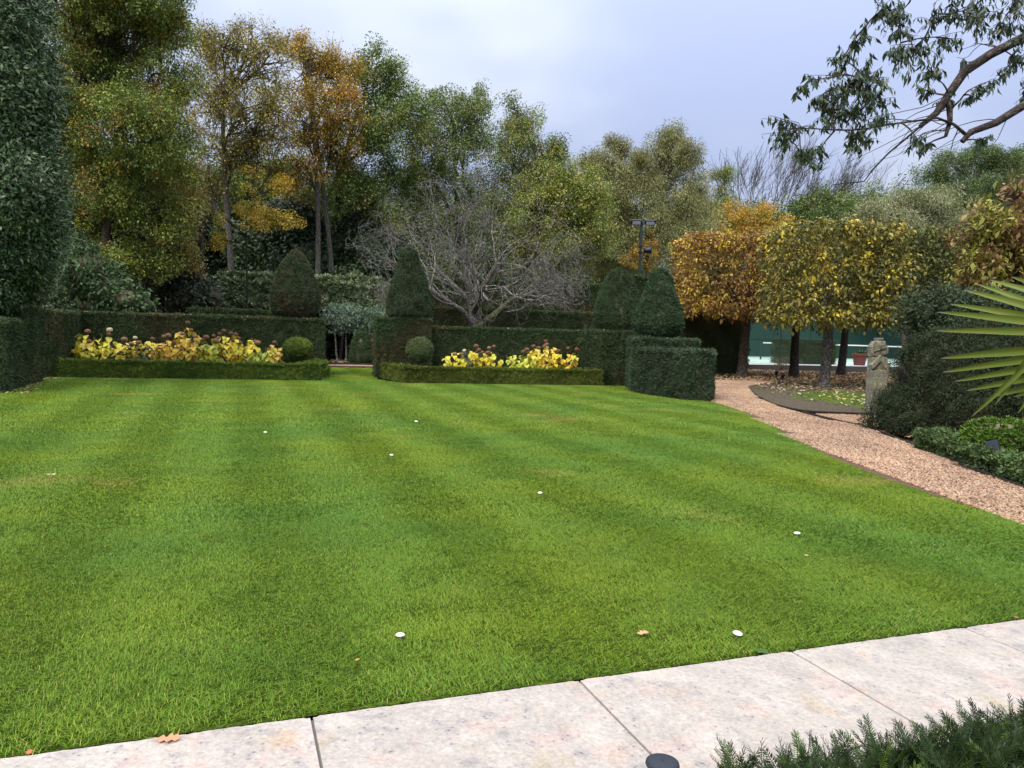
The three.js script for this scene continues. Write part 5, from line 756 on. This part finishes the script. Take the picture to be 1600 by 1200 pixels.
// ---------------------------------------------------------------- statue
{
  const t = thing('stone_statue', 'weathered angular stone figure with a faceted head, beside the yew bush', 'statue', [6.86, 0, -14.5]); t.scale.set(0.88, 1, 0.9);
  const tex = texture(256, (u, v) => { const k = 0.56 + loop(u, v, 6, 3, 5) * 0.4 + loop(u, v, 40, 7, 3) * 0.25, m = smooth(0.05, 0.4, loop(u, v, 5, 12, 4)); return [k * lerp(1, 0.85, m), k * lerp(0.96, 0.88, m), k * lerp(0.84, 0.62, m)]; });
  M.statue = mat({ color: [0.86, 0.88, 0.88], map: tex, bumpMap: soilBump, bumpScale: 0.012, roughness: 0.95 });
  const ext = (pts, d, b = 0.012) => { const s = new THREE.Shape(pts.map(([x, y]) => new THREE.Vector2(x, y))); const g = new THREE.ExtrudeGeometry(s, { depth: d, bevelEnabled: true, bevelSize: b, bevelThickness: b, bevelSegments: 2 }); g.translate(0, 0, -d / 2); return g; };
  const put = (name, g, x = 0, y = 0, z = 0, ry = 0, rz = 0) => { const m = local(t, name, g, M.statue); m.position.set(x, y, z); m.rotation.set(0, ry, rz); return m; };
  put('body', ext([[-0.155, 0], [0.155, 0], [0.145, 0.98], [-0.145, 0.98]], 0.2));
  for (const [x, w] of [[-0.125, 0.05], [-0.005, 0.075], [0.12, 0.042]]) put('pleat', ext([[-w, 0], [w, 0], [w * 0.92, 0.74], [-w * 0.92, 0.74]], 0.06), x, 0.0, 0.125);
  put('arm', ext([[-0.19, 0.84], [-0.02, 1.02], [-0.02, 0.93], [-0.15, 0.79], [-0.175, 0.78]], 0.14), 0, 0, 0.12); put('arm', ext([[0.19, 0.86], [0.0, 1.02], [0.0, 0.93], [0.17, 0.7], [0.185, 0.7]], 0.12), 0, 0, 0.1);
  put('chest', ext([[-0.17, 0.84], [-0.06, 0.72], [0.06, 0.68], [0.19, 0.84], [0.12, 0.97], [0, 1.0], [-0.1, 0.95]], 0.12), 0, 0, 0.08);
  put('neck', ext([[-0.09, 0.94], [0.1, 0.94], [0.08, 1.05], [-0.07, 1.05]], 0.15));
  put('head', ext([[-0.14, 1.03], [-0.02, 1.02], [0.15, 1.08], [0.155, 1.14], [0.09, 1.26], [-0.09, 1.26], [-0.16, 1.17]], 0.17, 0.03)); put('crest', ext([[-0.055, 1.25], [0.07, 1.25], [0.07, 1.34], [-0.06, 1.34]], 0.11)); put('brow', ext([[-0.13, 1.1], [0.1, 1.17], [0.085, 1.235], [-0.08, 1.225]], 0.05), 0, 0, 0.11);
}

// ---------------------------------------------------------------- tennis court beyond the hornbeams
const box = (w, h, d, x = 0, y = 0, z = 0) => { const g = new THREE.BoxGeometry(w, h, d); g.translate(x, y, z); return g; };
{
  const poly = [[9.0, -33.6], [22, -38.8], [40, -46], [46, -80], [14, -80], [6, -46]];
  M.court = mat({ color: [0.50, 0.68, 0.60], roughness: 0.9 }); M.kerb = mat({ color: [0.07, 0.065, 0.06], roughness: 0.95 }); M.concrete = mat({ color: [0.55, 0.54, 0.56], roughness: 0.95, bumpMap: soilBump, bumpScale: 0.004 });
  structure('court_terrace', prism(poly, -0.05, 0.22), M.kerb);
  structure('court_kerb', sheet([[9.0, -33.6], [22, -38.8], [21.6, -40.6], [8.6, -35.4]], 0.224, 1), M.concrete);
  structure('tennis_court', sheet([[8.6, -35.41], [21.6, -40.61], [40, -47.8], [46, -80], [14, -80], [6, -47]], 0.226, 1), M.court);
  M.screen = mat({ color: [0.008, 0.05, 0.036], roughness: 0.75 }); M.greenPost = mat({ color: [0.014, 0.036, 0.03], roughness: 0.5, metalness: 0.2 }); M.white = mat({ color: [0.75, 0.76, 0.76], roughness: 0.7 });
  const t = thing('windbreak_screen', 'dark green windbreak screen along the far side of the tennis court', 'screen', [22, 0.22, -56]);
  const a = [9, -50], b = [40, -64], n = 10;
  for (let k = 0; k < n; k++) { const x0 = lerp(a[0], b[0], k / n), z0 = lerp(a[1], b[1], k / n), x1 = lerp(a[0], b[0], (k + 1) / n), z1 = lerp(a[1], b[1], (k + 1) / n), l = Math.hypot(x1 - x0, z1 - z0), m = local(t, 'screen_panel', box(l - 0.06, 2.9, 0.03), M.screen); m.position.set((x0 + x1) / 2 - 22, 1.5, (z0 + z1) / 2 + 56); m.rotation.y = -Math.atan2(z1 - z0, x1 - x0); const p = local(t, 'post', box(0.09, 3.3, 0.09), M.greenPost); p.position.set(x0 - 22, 1.65, z0 + 56.02); }
  const net = thing('tennis_net', 'tennis net with white top tape seen past the red pot', 'net', [19.5, 0.22, -44]);
  const N = new Raw(); for (let k = 0; k <= 90; k++) N.tube([[-5 + k / 9, 0.02, 0, 0.004], [-5 + k / 9, 0.95, 0, 0.004]], 3); for (let k = 0; k < 10; k++) N.tube([[-5, 0.05 + k * 0.1, 0, 0.004], [5, 0.05 + k * 0.1, 0, 0.004]], 3);
  const mesh = local(net, 'net_mesh', N.geo(), M.greenPost); mesh.userData.kind = 'stuff'; local(net, 'top_tape', box(10, 0.07, 0.02, 0, 0.99, 0), M.white); local(net, 'net_post', box(0.09, 1.1, 0.09, -5.1, 0.55, 0), M.greenPost); local(net, 'net_post', box(0.09, 1.1, 0.09, 5.1, 0.55, 0), M.greenPost); net.rotation.y = -0.25;
  // chain-link fence by the first trunks
  const f = thing('chain_link_fence', 'green chain-link fence seen between the first two hornbeam trunks', 'fence', [11.2, 0.22, -35.6]), W = 6.5, H = 2.7, g = new Raw();
  f.rotation.y = -0.38; const st = 0.085;
  for (let k = -H; k < W; k += st) for (const s of [0, 1]) { const u0 = Math.max(0, k), v0 = Math.max(0, -k), len = Math.min(W - u0, H - v0); if (len <= 0) continue; const X = u => (s ? W - u : u) - W / 2; g.tube([[X(u0), v0, 0, 0.0022], [X(u0 + len), v0 + len, 0, 0.0022]], 3); }
  const w = local(f, 'wire_mesh', g.geo(), mat({ color: [0.06, 0.13, 0.11], roughness: 0.5 })); w.userData.kind = 'stuff';
  for (let k = 0; k <= 3; k++) local(f, 'post', box(0.06, H + 0.1, 0.06, -W / 2 + k * W / 3, H / 2, 0.0), M.greenPost); local(f, 'rail', box(W, 0.04, 0.04, 0, H + 0.08, 0), M.greenPost); local(f, 'rail', box(W, 0.03, 0.03, 0, 1.15, 0.035), M.greenPost);
  const pr = new Raw(); pr.tube([[-W / 2 + 2.2, 0, 0.1, 0.02], [-W / 2 + 2.55, 1.2, 0.08, 0.02]], 6); local(f, 'brace', pr.geo(), M.greenPost);
}
{ // terracotta pot with a small plant
  const t = thing('plant_pot', 'red terracotta pot with a small green plant on the court kerb', 'plant pot', [17.2, 0.226, -38.2]);
  local(t, 'pot', new THREE.LatheGeometry([[0.001, 0], [0.24, 0], [0.255, 0.02], [0.33, 0.46], [0.37, 0.47], [0.385, 0.49], [0.385, 0.57], [0.37, 0.59], [0.345, 0.585], [0.335, 0.5], [0.001, 0.5]].map(([r, h]) => new THREE.Vector2(r, h)), 36), mat({ color: [0.13, 0.032, 0.027], roughness: 0.7, bumpMap: soilBump, bumpScale: 0.003 }));
  local(t, 'compost', new THREE.CircleGeometry(0.335, 24).rotateX(-Math.PI / 2).translate(0, 0.52, 0), M.soil);
  const R = RNG(31), g = new Raw(); for (let k = 0; k < 70; k++) { const a = R() * TAU, d = V(Math.cos(a) * 0.8, 0.4 + R(), Math.sin(a) * 0.8).normalize(), [w, n] = frame(d, R); g.leaf(V(Math.cos(a) * 0.18 * R(), 0.5, Math.sin(a) * 0.18 * R()), d, w, n, 0.2 + R() * 0.25, 0.05, 0.1, tint(R)); }
  const f = local(t, 'foliage', g.geo(), leafMat([0.09, 0.15, 0.05])); f.userData.kind = 'stuff';
}
// ---------------------------------------------------------------- floodlight mast
{
  const t = thing('floodlight_mast', 'tall green floodlight mast with twin lamps at the top', 'floodlight', [5.45, 0, -34]);
  M.lampMetal = mat({ color: [0.03, 0.032, 0.04], roughness: 0.45, metalness: 0.5 }); M.lens = mat({ color: [0.62, 0.64, 0.72], roughness: 0.15, metalness: 0.3 });
  local(t, 'pole', box(0.11, 6.3, 0.11, 0, 3.15, 0), M.greenPost);
  local(t, 'crossbar', box(1.0, 0.05, 0.07, 0.1, 6.4, 0), M.lampMetal);
  for (const x of [-0.24, 0.36]) {
    const h = new THREE.Group(); h.name = 'lamp_head'; h.position.set(x, 6.27, 0.08); h.rotation.x = 0.5; h.scale.setScalar(0.68); t.add(h);
    const s = new THREE.Shape([[-0.3, -0.14], [0.3, -0.14], [0.36, 0.16], [-0.36, 0.16]].map(p => new THREE.Vector2(...p))), g = new THREE.ExtrudeGeometry(s, { depth: 0.16, bevelEnabled: true, bevelSize: 0.015, bevelThickness: 0.015, bevelSegments: 2 }); g.translate(0, 0, -0.1);
    local(h, 'housing', g, M.lampMetal); local(h, 'lens', box(0.52, 0.2, 0.02, 0, 0, 0.092), M.lens);
  }
  local(t, 'visor', box(0.34, 0.02, 0.24, 0.72, 6.36, 0.08), M.lampMetal);
  for (const y of [5.25, 5.0]) local(t, 'clamp', box(0.19, 0.05, 0.19, 0, y, 0), M.lampMetal);
  const h = new THREE.Group(); h.name = 'spot_lamp'; h.position.set(0.3, 5.08, 0.08); h.rotation.z = -0.2; h.scale.setScalar(0.75); t.add(h);
  const lg = new THREE.LatheGeometry([[0.001, -0.22], [0.12, -0.22], [0.16, -0.1], [0.2, 0.14], [0.21, 0.2], [0.001, 0.2]].map(([r, y]) => new THREE.Vector2(r, y)), 20); lg.rotateZ(-1.3); local(h, 'housing', lg, M.lampMetal); local(h, 'bracket', box(0.42, 0.05, 0.05, -0.2, 0.2, -0.06), M.lampMetal);
}
// small spotlights standing in the leaf litter and in the shrubs
function spotlight(label, x, y, z, s, ry, group) {
  const t = thing('garden_spotlight', label, 'spotlight', [x, y, z], group); t.scale.setScalar(s); t.rotation.y = ry;
  local(t, 'spike', new THREE.CylinderGeometry(0.012, 0.008, 0.16, 8).translate(0, 0.06, 0), M.lampMetal);
  const g = new THREE.LatheGeometry([[0.001, -0.07], [0.035, -0.07], [0.045, -0.05], [0.05, 0.07], [0.055, 0.075], [0.046, 0.08], [0.04, 0.06], [0.001, 0.06]].map(([r, h]) => new THREE.Vector2(r, h)), 20); g.rotateX(0.5); g.translate(0, 0.19, 0); local(t, 'lamp_housing', g, M.lampMetal);
}
[[9.0, -26.2], [10.6, -25.8], [8.3, -23.6], [12.4, -25.9], [11.2, -24.2]].forEach(([x, z]) => spotlight('small black ground spotlight among fallen leaves under the hornbeams', x, -0.02, z, 1.1, 0, 'black ground spotlights'));
{
  const t = thing('garden_floodlight', 'small square black floodlight in front of the round green shrub', 'floodlight', [4.98, 0.0, -7.88]);
  const h = new THREE.Group(); h.name = 'lamp_head'; h.position.set(0, 0.19, 0); h.rotation.set(-0.35, -0.9, 0.12); t.add(h);
  M.navy = mat({ color: [0.025, 0.03, 0.05], roughness: 0.45 }); const s = new THREE.Shape([[-0.05, -0.055], [0.05, -0.055], [0.05, 0.055], [-0.05, 0.055]].map(p => new THREE.Vector2(...p)));
  local(h, 'housing', new THREE.ExtrudeGeometry(s, { depth: 0.04, bevelEnabled: true, bevelSize: 0.006, bevelThickness: 0.006, bevelSegments: 3 }), M.navy); local(h, 'glass', box(0.085, 0.095, 0.006, 0, 0, -0.01), mat({ color: [0.05, 0.05, 0.06], roughness: 0.1 }));
  local(t, 'stake', new THREE.CylinderGeometry(0.01, 0.008, 0.2, 8).translate(0, 0.08, 0), M.lampMetal); local(t, 'bracket', box(0.12, 0.012, 0.02, 0, 0.14, 0), M.lampMetal);
}
{ // path light with a domed cap, in the bed by the paving
  const t = thing('path_light', 'low path light with a dark domed cap beside the paving joint', 'path light', [0.352, -0.01, -1.62]);
  M.cap = mat({ color: [0.03, 0.036, 0.05], roughness: 0.42, metalness: 0.3, bumpMap: soilBump, bumpScale: 0.0008 });
  local(t, 'stem', new THREE.CylinderGeometry(0.009, 0.009, 0.27, 12).translate(0, 0.13, 0), M.lampMetal);
  local(t, 'lamp_glass', new THREE.CylinderGeometry(0.017, 0.014, 0.03, 16).translate(0, 0.26, 0), mat({ color: [0.5, 0.5, 0.5], roughness: 0.3 }));
  local(t, 'cap', new THREE.LatheGeometry([[0.001, 0.012], [0.03, 0.011], [0.0355, 0.008], [0.037, 0.003], [0.036, 0], [0.02, 0.001], [0.001, 0.001]].map(([r, h]) => new THREE.Vector2(r, h)), 40).translate(0, 0.276, 0), M.cap);
}

// ---------------------------------------------------------------- near yew hedge by the paving
{
  const geoms = [0, 1, 2, 3].map(s => { // a real yew shoot: a stem with flat needles in two ranks
    const R = RNG(1200 + s), g = new Raw(), L = 0.085 + R() * 0.02, n = 17; const pts = []; for (let k = 0; k <= 4; k++) { const u = k / 4; pts.push([Math.sin(u * 2 + s) * 0.006, u * L, -u * u * 0.012, lerp(0.0016, 0.0008, u)]); } g.tube(pts, 4, [0.8, 0.75, 0.5]);
    for (let k = 0; k < n; k++) for (const sd of [-1, 1]) { const u = 0.08 + 0.92 * k / (n - 1), p = onPath(pts, u), len = 0.025 * (1 - 0.4 * u) * (0.85 + R() * 0.3), d = V(sd * (1.15 - u * 0.5), 0.35 + u * 0.7 + (R() - 0.5) * 0.2, (R() - 0.5) * 0.7 + 0.25).normalize(), w = V(0, 0, 0).crossVectors(d, V(0, 0.2, 1)).normalize(), nn = V(0, 0, 0).crossVectors(w, d), c = tint(R, 0.25); g.leaf(V(p[0], p[1], p[2]), d, w, nn, len, 0.0032, 0.1, c, 0.08); }
    return g.geo();
  });
  const R = RNG(1300), o = pv(1.2, 1.05), t = thing('yew_hedge', 'low loose yew hedge with feathery shoots beside the pale paving', 'hedge', [o[0], 0, o[1]]), cs = geoms.map(() => new Copies()), st = new Raw();
  for (let k = 0; k < 3800; k++) {
    const a = -0.16 + R() * 3.68, b = 0.97 + R() * 0.5, [x, z] = pv(a, b), edge = smooth(0.96, 1.1, b), end = smooth(-0.15, 0.25, a);
    const top = (0.19 + 0.1 * edge) * lerp(1.12, 1, end) * (1 + 0.3 * fbm(x * 4, 1, z * 4, 2)), y = top * (0.25 + 0.75 * Math.pow(R(), 0.55)), lx = (R() - 0.5) * 0.9 + (edge < 0.6 ? -fD[0] * 0.9 : 0), lz = (R() - 0.5) * 0.9 + (edge < 0.6 ? -fD[1] * 0.9 : 0);
    const d = V(lx, 0.22 + R() * 0.6, lz).normalize(), n = 5 + Math.floor(R() * 3); const len = 0.13; st.tube([[x - d.x * len, y - d.y * len, z - d.z * len, 0.0028], [x, y, z, 0.0016]], 4);
    const kk = 0.75 + R() * 0.5, young = R() < 0.1;
    for (let j = 0; j < n; j++) { const u = j / n, dd = d.clone().add(ball(R).multiplyScalar(j === 0 ? 0.15 : 0.85)).normalize(); cs[Math.floor(R() * 4)].add(x - d.x * len * u, y - d.y * len * u, z - d.z * len * u, quatTo(dd, R() * 6), 0.55 + R() * 0.4, young && u < 0.4 ? [kk * 2.3, kk * 2.2, kk * 1.1] : [kk, kk, kk]); }
  }
  for (let k = 0; k < 40; k++) { const [x, z] = pv(0.0 + k * 0.09, 1.2 + (R() - 0.5) * 0.1); for (let j = 0; j < 3; j++) st.tube(bent([x, -0.02, z], [x + (R() - 0.5) * 0.2, 0.2, z + (R() - 0.5) * 0.25], 0.007, 0.003, R, 4, 0.1), 4); }
  part(t, 'stems', st.geo(), M.barkRed, 'stuff'); M.nearYew = leafMat([0.036, 0.066, 0.022], { transmission: 0.15, roughness: 0.45 });
  cs.forEach((c, i) => c.build(t, 'foliage', geoms[i], M.nearYew));
}

// ---------------------------------------------------------------- fan palm
{
  const t = thing('fan_palm', 'fan palm reaching stiff yellow-tipped green fronds over the bed', 'palm', [2.95, 0, -2.1]); const P = V(2.95, 0, -2.1);
  const tr = new Raw(); tr.tube([[2.95, -0.02, -2.1, 0.11], [2.95, 0.4, -2.1, 0.1], [2.96, 0.85, -2.1, 0.09]], 12); part(t, 'trunk', tr.geo(), M.barkDark);
  M.palm = leafMat([0.15, 0.22, 0.035], { roughness: 0.38, transmission: 0.25 });
  const R = RNG(1500);
  const seg = (o, tip, w, tipc) => { // stiff blade folded to a V, with a dry yellow end and a grey point
    const g = new Raw(), d = V(tip.x - o.x, tip.y - o.y, tip.z - o.z), L = d.length(); d.normalize(); const side = V(0, 0, 0).crossVectors(d, V(0.25, -0.12, 1)).normalize(), n = V(0, 0, 0).crossVectors(side, d), N = 14, rows = [];
    for (let k = 0; k <= N; k++) {
      const u = k / N, ww = w * (u < 0.55 ? lerp(0.45, 1, u / 0.55) : Math.pow(Math.max(0, 1 - (u - 0.55) / 0.45), 0.6)) + 0.0006, sag = -0.05 * u * u * L, c = u > 0.985 ? [1.6, 1.2, 5] : u > 0.93 ? [2.6, 1.4, 0.8] : [1 + 0.15 * R(), 1, 1];
      const cx = o.x + d.x * L * u, cy = o.y + d.y * L * u + sag, cz = o.z + d.z * L * u;
      rows.push([g.v(cx - side.x * ww + n.x * ww * 0.55, cy - side.y * ww + n.y * ww * 0.55, cz - side.z * ww + n.z * ww * 0.55, c), g.v(cx, cy, cz, [c[0] * 1.25, c[1] * 1.15, c[2] * 1.2]), g.v(cx + side.x * ww + n.x * ww * 0.55, cy + side.y * ww + n.y * ww * 0.55, cz + side.z * ww + n.z * ww * 0.55, c)]);
    }
    for (let k = 0; k < N; k++) for (const s of [0, 1]) { g.t(rows[k][s], rows[k][s + 1], rows[k + 1][s]); g.t(rows[k + 1][s], rows[k][s + 1], rows[k + 1][s + 1]); }
    return g.geo();
  };
  const frond = (hub, tips, w) => {
    const f = new THREE.Group(); f.name = 'frond'; f.position.set(-P.x, -P.y, -P.z); t.add(f);
    const s = new Raw(); s.tube(bent([2.95, 0.85, -2.1], [hub.x, hub.y, hub.z], 0.016, 0.009, R, 6, 0.05), 7); const st = local(f, 'leaf_stalk', s.geo(), mat({ color: [0.16, 0.2, 0.05], roughness: 0.5 }));
    for (const [x, y, z, hx, hy, hz] of tips) local(f, 'leaf_blade', seg(V(hx, hy, hz), V(x, y, z), w * (0.9 + R() * 0.2)), M.palm);
  };
  frond(V(2.06, 1.23, -2.6), PALM_A, 0.0145);
  frond(V(2.2, 1.28, -2.45), PALM_B, 0.0125);
}

// ---------------------------------------------------------------- toadstools and stray leaves on the lawn
M.toad = mat({ color: [0.82, 0.78, 0.68], roughness: 0.6 });
function toadstool(label, x, z, s) {
  const t = thing('toadstool', label, 'mushroom', [x, -0.02, z]); t.scale.set(s, s * 0.62, s); t.rotation.set(0.12, x * 3, 0.1);
  local(t, 'cap', new THREE.LatheGeometry([[0.001, 0.058], [0.01, 0.057], [0.018, 0.053], [0.023, 0.047], [0.0235, 0.045], [0.018, 0.045], [0.001, 0.048]].map(([r, h]) => new THREE.Vector2(r, h)), 22), M.toad); local(t, 'stalk', new THREE.CylinderGeometry(0.003, 0.004, 0.05, 8).translate(0, 0.023, 0), M.toad);
}
toadstool('white flat-capped toadstool by itself on the lawn near the paving', -0.41, -2.96, 0.8); toadstool('white toadstool on a bent stalk, close to the tan oak leaf', 0.95, -3.08, 0.85);
toadstool('small white toadstool alone in the middle of the lawn', 0.24, -5.81, 0.75); toadstool('broken greyish toadstool on the lawn between path and paving', 1.82, -4.77, 0.9); toadstool('tiny pale toadstool on the lawn facing the hedge gap', -1.27, -10.25, 1.0);
toadstool('tiny pale toadstool on the lawn towards the larger bed', -2.8, -8.73, 0.95); toadstool('tiny buff toadstool in the striped middle lawn', -1.15, -7.4, 0.8);
const oakLeaf = (() => { const pts = []; const N = 40; for (let k = 0; k <= N; k++) { const t = k / N, w = Math.sin(t * Math.PI) * (0.30 + 0.11 * Math.cos(t * 22)) * (0.6 + 0.6 * t); pts.push([t - 0.5, Math.max(0.01, w)]); } for (let k = N; k >= 0; k--) { const [a, b] = pts[k]; pts.push([a, -b]); } pts.push([-0.72, -0.012], [-0.72, 0.012]); const g = new THREE.ShapeGeometry(new THREE.Shape(pts.map(p => new THREE.Vector2(...p)))); g.rotateX(-Math.PI / 2); const p = g.attributes.position; for (let i = 0; i < p.count; i++) { const x = p.getX(i), z = p.getZ(i); p.setY(i, 0.35 * z * z + 0.12 * x * x + 0.03 * Math.sin(x * 9 + z * 5)); } g.computeVertexNormals(); return g; })();
[['tan lobed oak leaf lying on the lawn near the paving', 0.56, 0.0, -3.06, 0.062, 0.5, [0.62, 0.36, 0.18]], ['curled orange-brown leaf at the foot of the lawn on the paving edge', -0.96, 0.006, -2.14, 0.075, 0.15, [0.6, 0.3, 0.16]], ['small rust-red leaf lying on the paving edge below the grass', -1.3, 0.006, -2.05, 0.03, 2.0, [0.5, 0.16, 0.07]], ['round brown leaf on the paving edge before the path', 2.27, 0.008, -3.35, 0.032, 1.2, [0.36, 0.12, 0.08]], ['tiny orange leaf in the grass beyond the paving', -0.53, 0.006, -2.71, 0.022, 0.8, [0.6, 0.3, 0.08]], ['straw-coloured leaf flat on the lawn towards the stepped yew block', -3.55, 0.012, -5.9, 0.07, 0.2, [0.6, 0.5, 0.3]], ['small orange leaf on the lawn between toadstools and path', 1.68, 0.01, -4.25, 0.035, 2.2, [0.6, 0.38, 0.14]], ['reddish leaf scrap on the pale paving beside the path light', 0.0, 0.006, -1.93, 0.02, 1.0, [0.5, 0.16, 0.1]]].forEach(([label, x, y, z, s, ry, c]) => { const m = shade(new THREE.Mesh(oakLeaf, mat({ color: c, roughness: 0.85, transmission: 0.1, thickness: 0 }))); m.name = numbered('oak_leaf'); m.position.set(x, y, z); m.rotation.y = ry; m.scale.setScalar(s); tag(m, label, 'leaf'); scene.add(m); });
{ // seedling weed in the joint between lawn and paving
  const R = RNG(61), t = thing('weed', 'small green weed growing at the lawn edge beside a paving joint', 'weed', [1.0, -0.01, -2.915]);
  for (let k = 0; k < 9; k++) { const a = R() * TAU, g = new Raw(), d = V(Math.cos(a), 0.35, Math.sin(a)).normalize(), [w, n] = frame(d, R); g.leaf(V(0, 0.005, 0), d, w, n, 0.028 + R() * 0.012, 0.018, 0.1, [1, 1, 1]); local(t, 'leaf', g.geo(), M.weed || (M.weed = leafMat([0.08, 0.17, 0.03], { roughness: 0.85 }))); }
}

renderer.render(scene, camera);
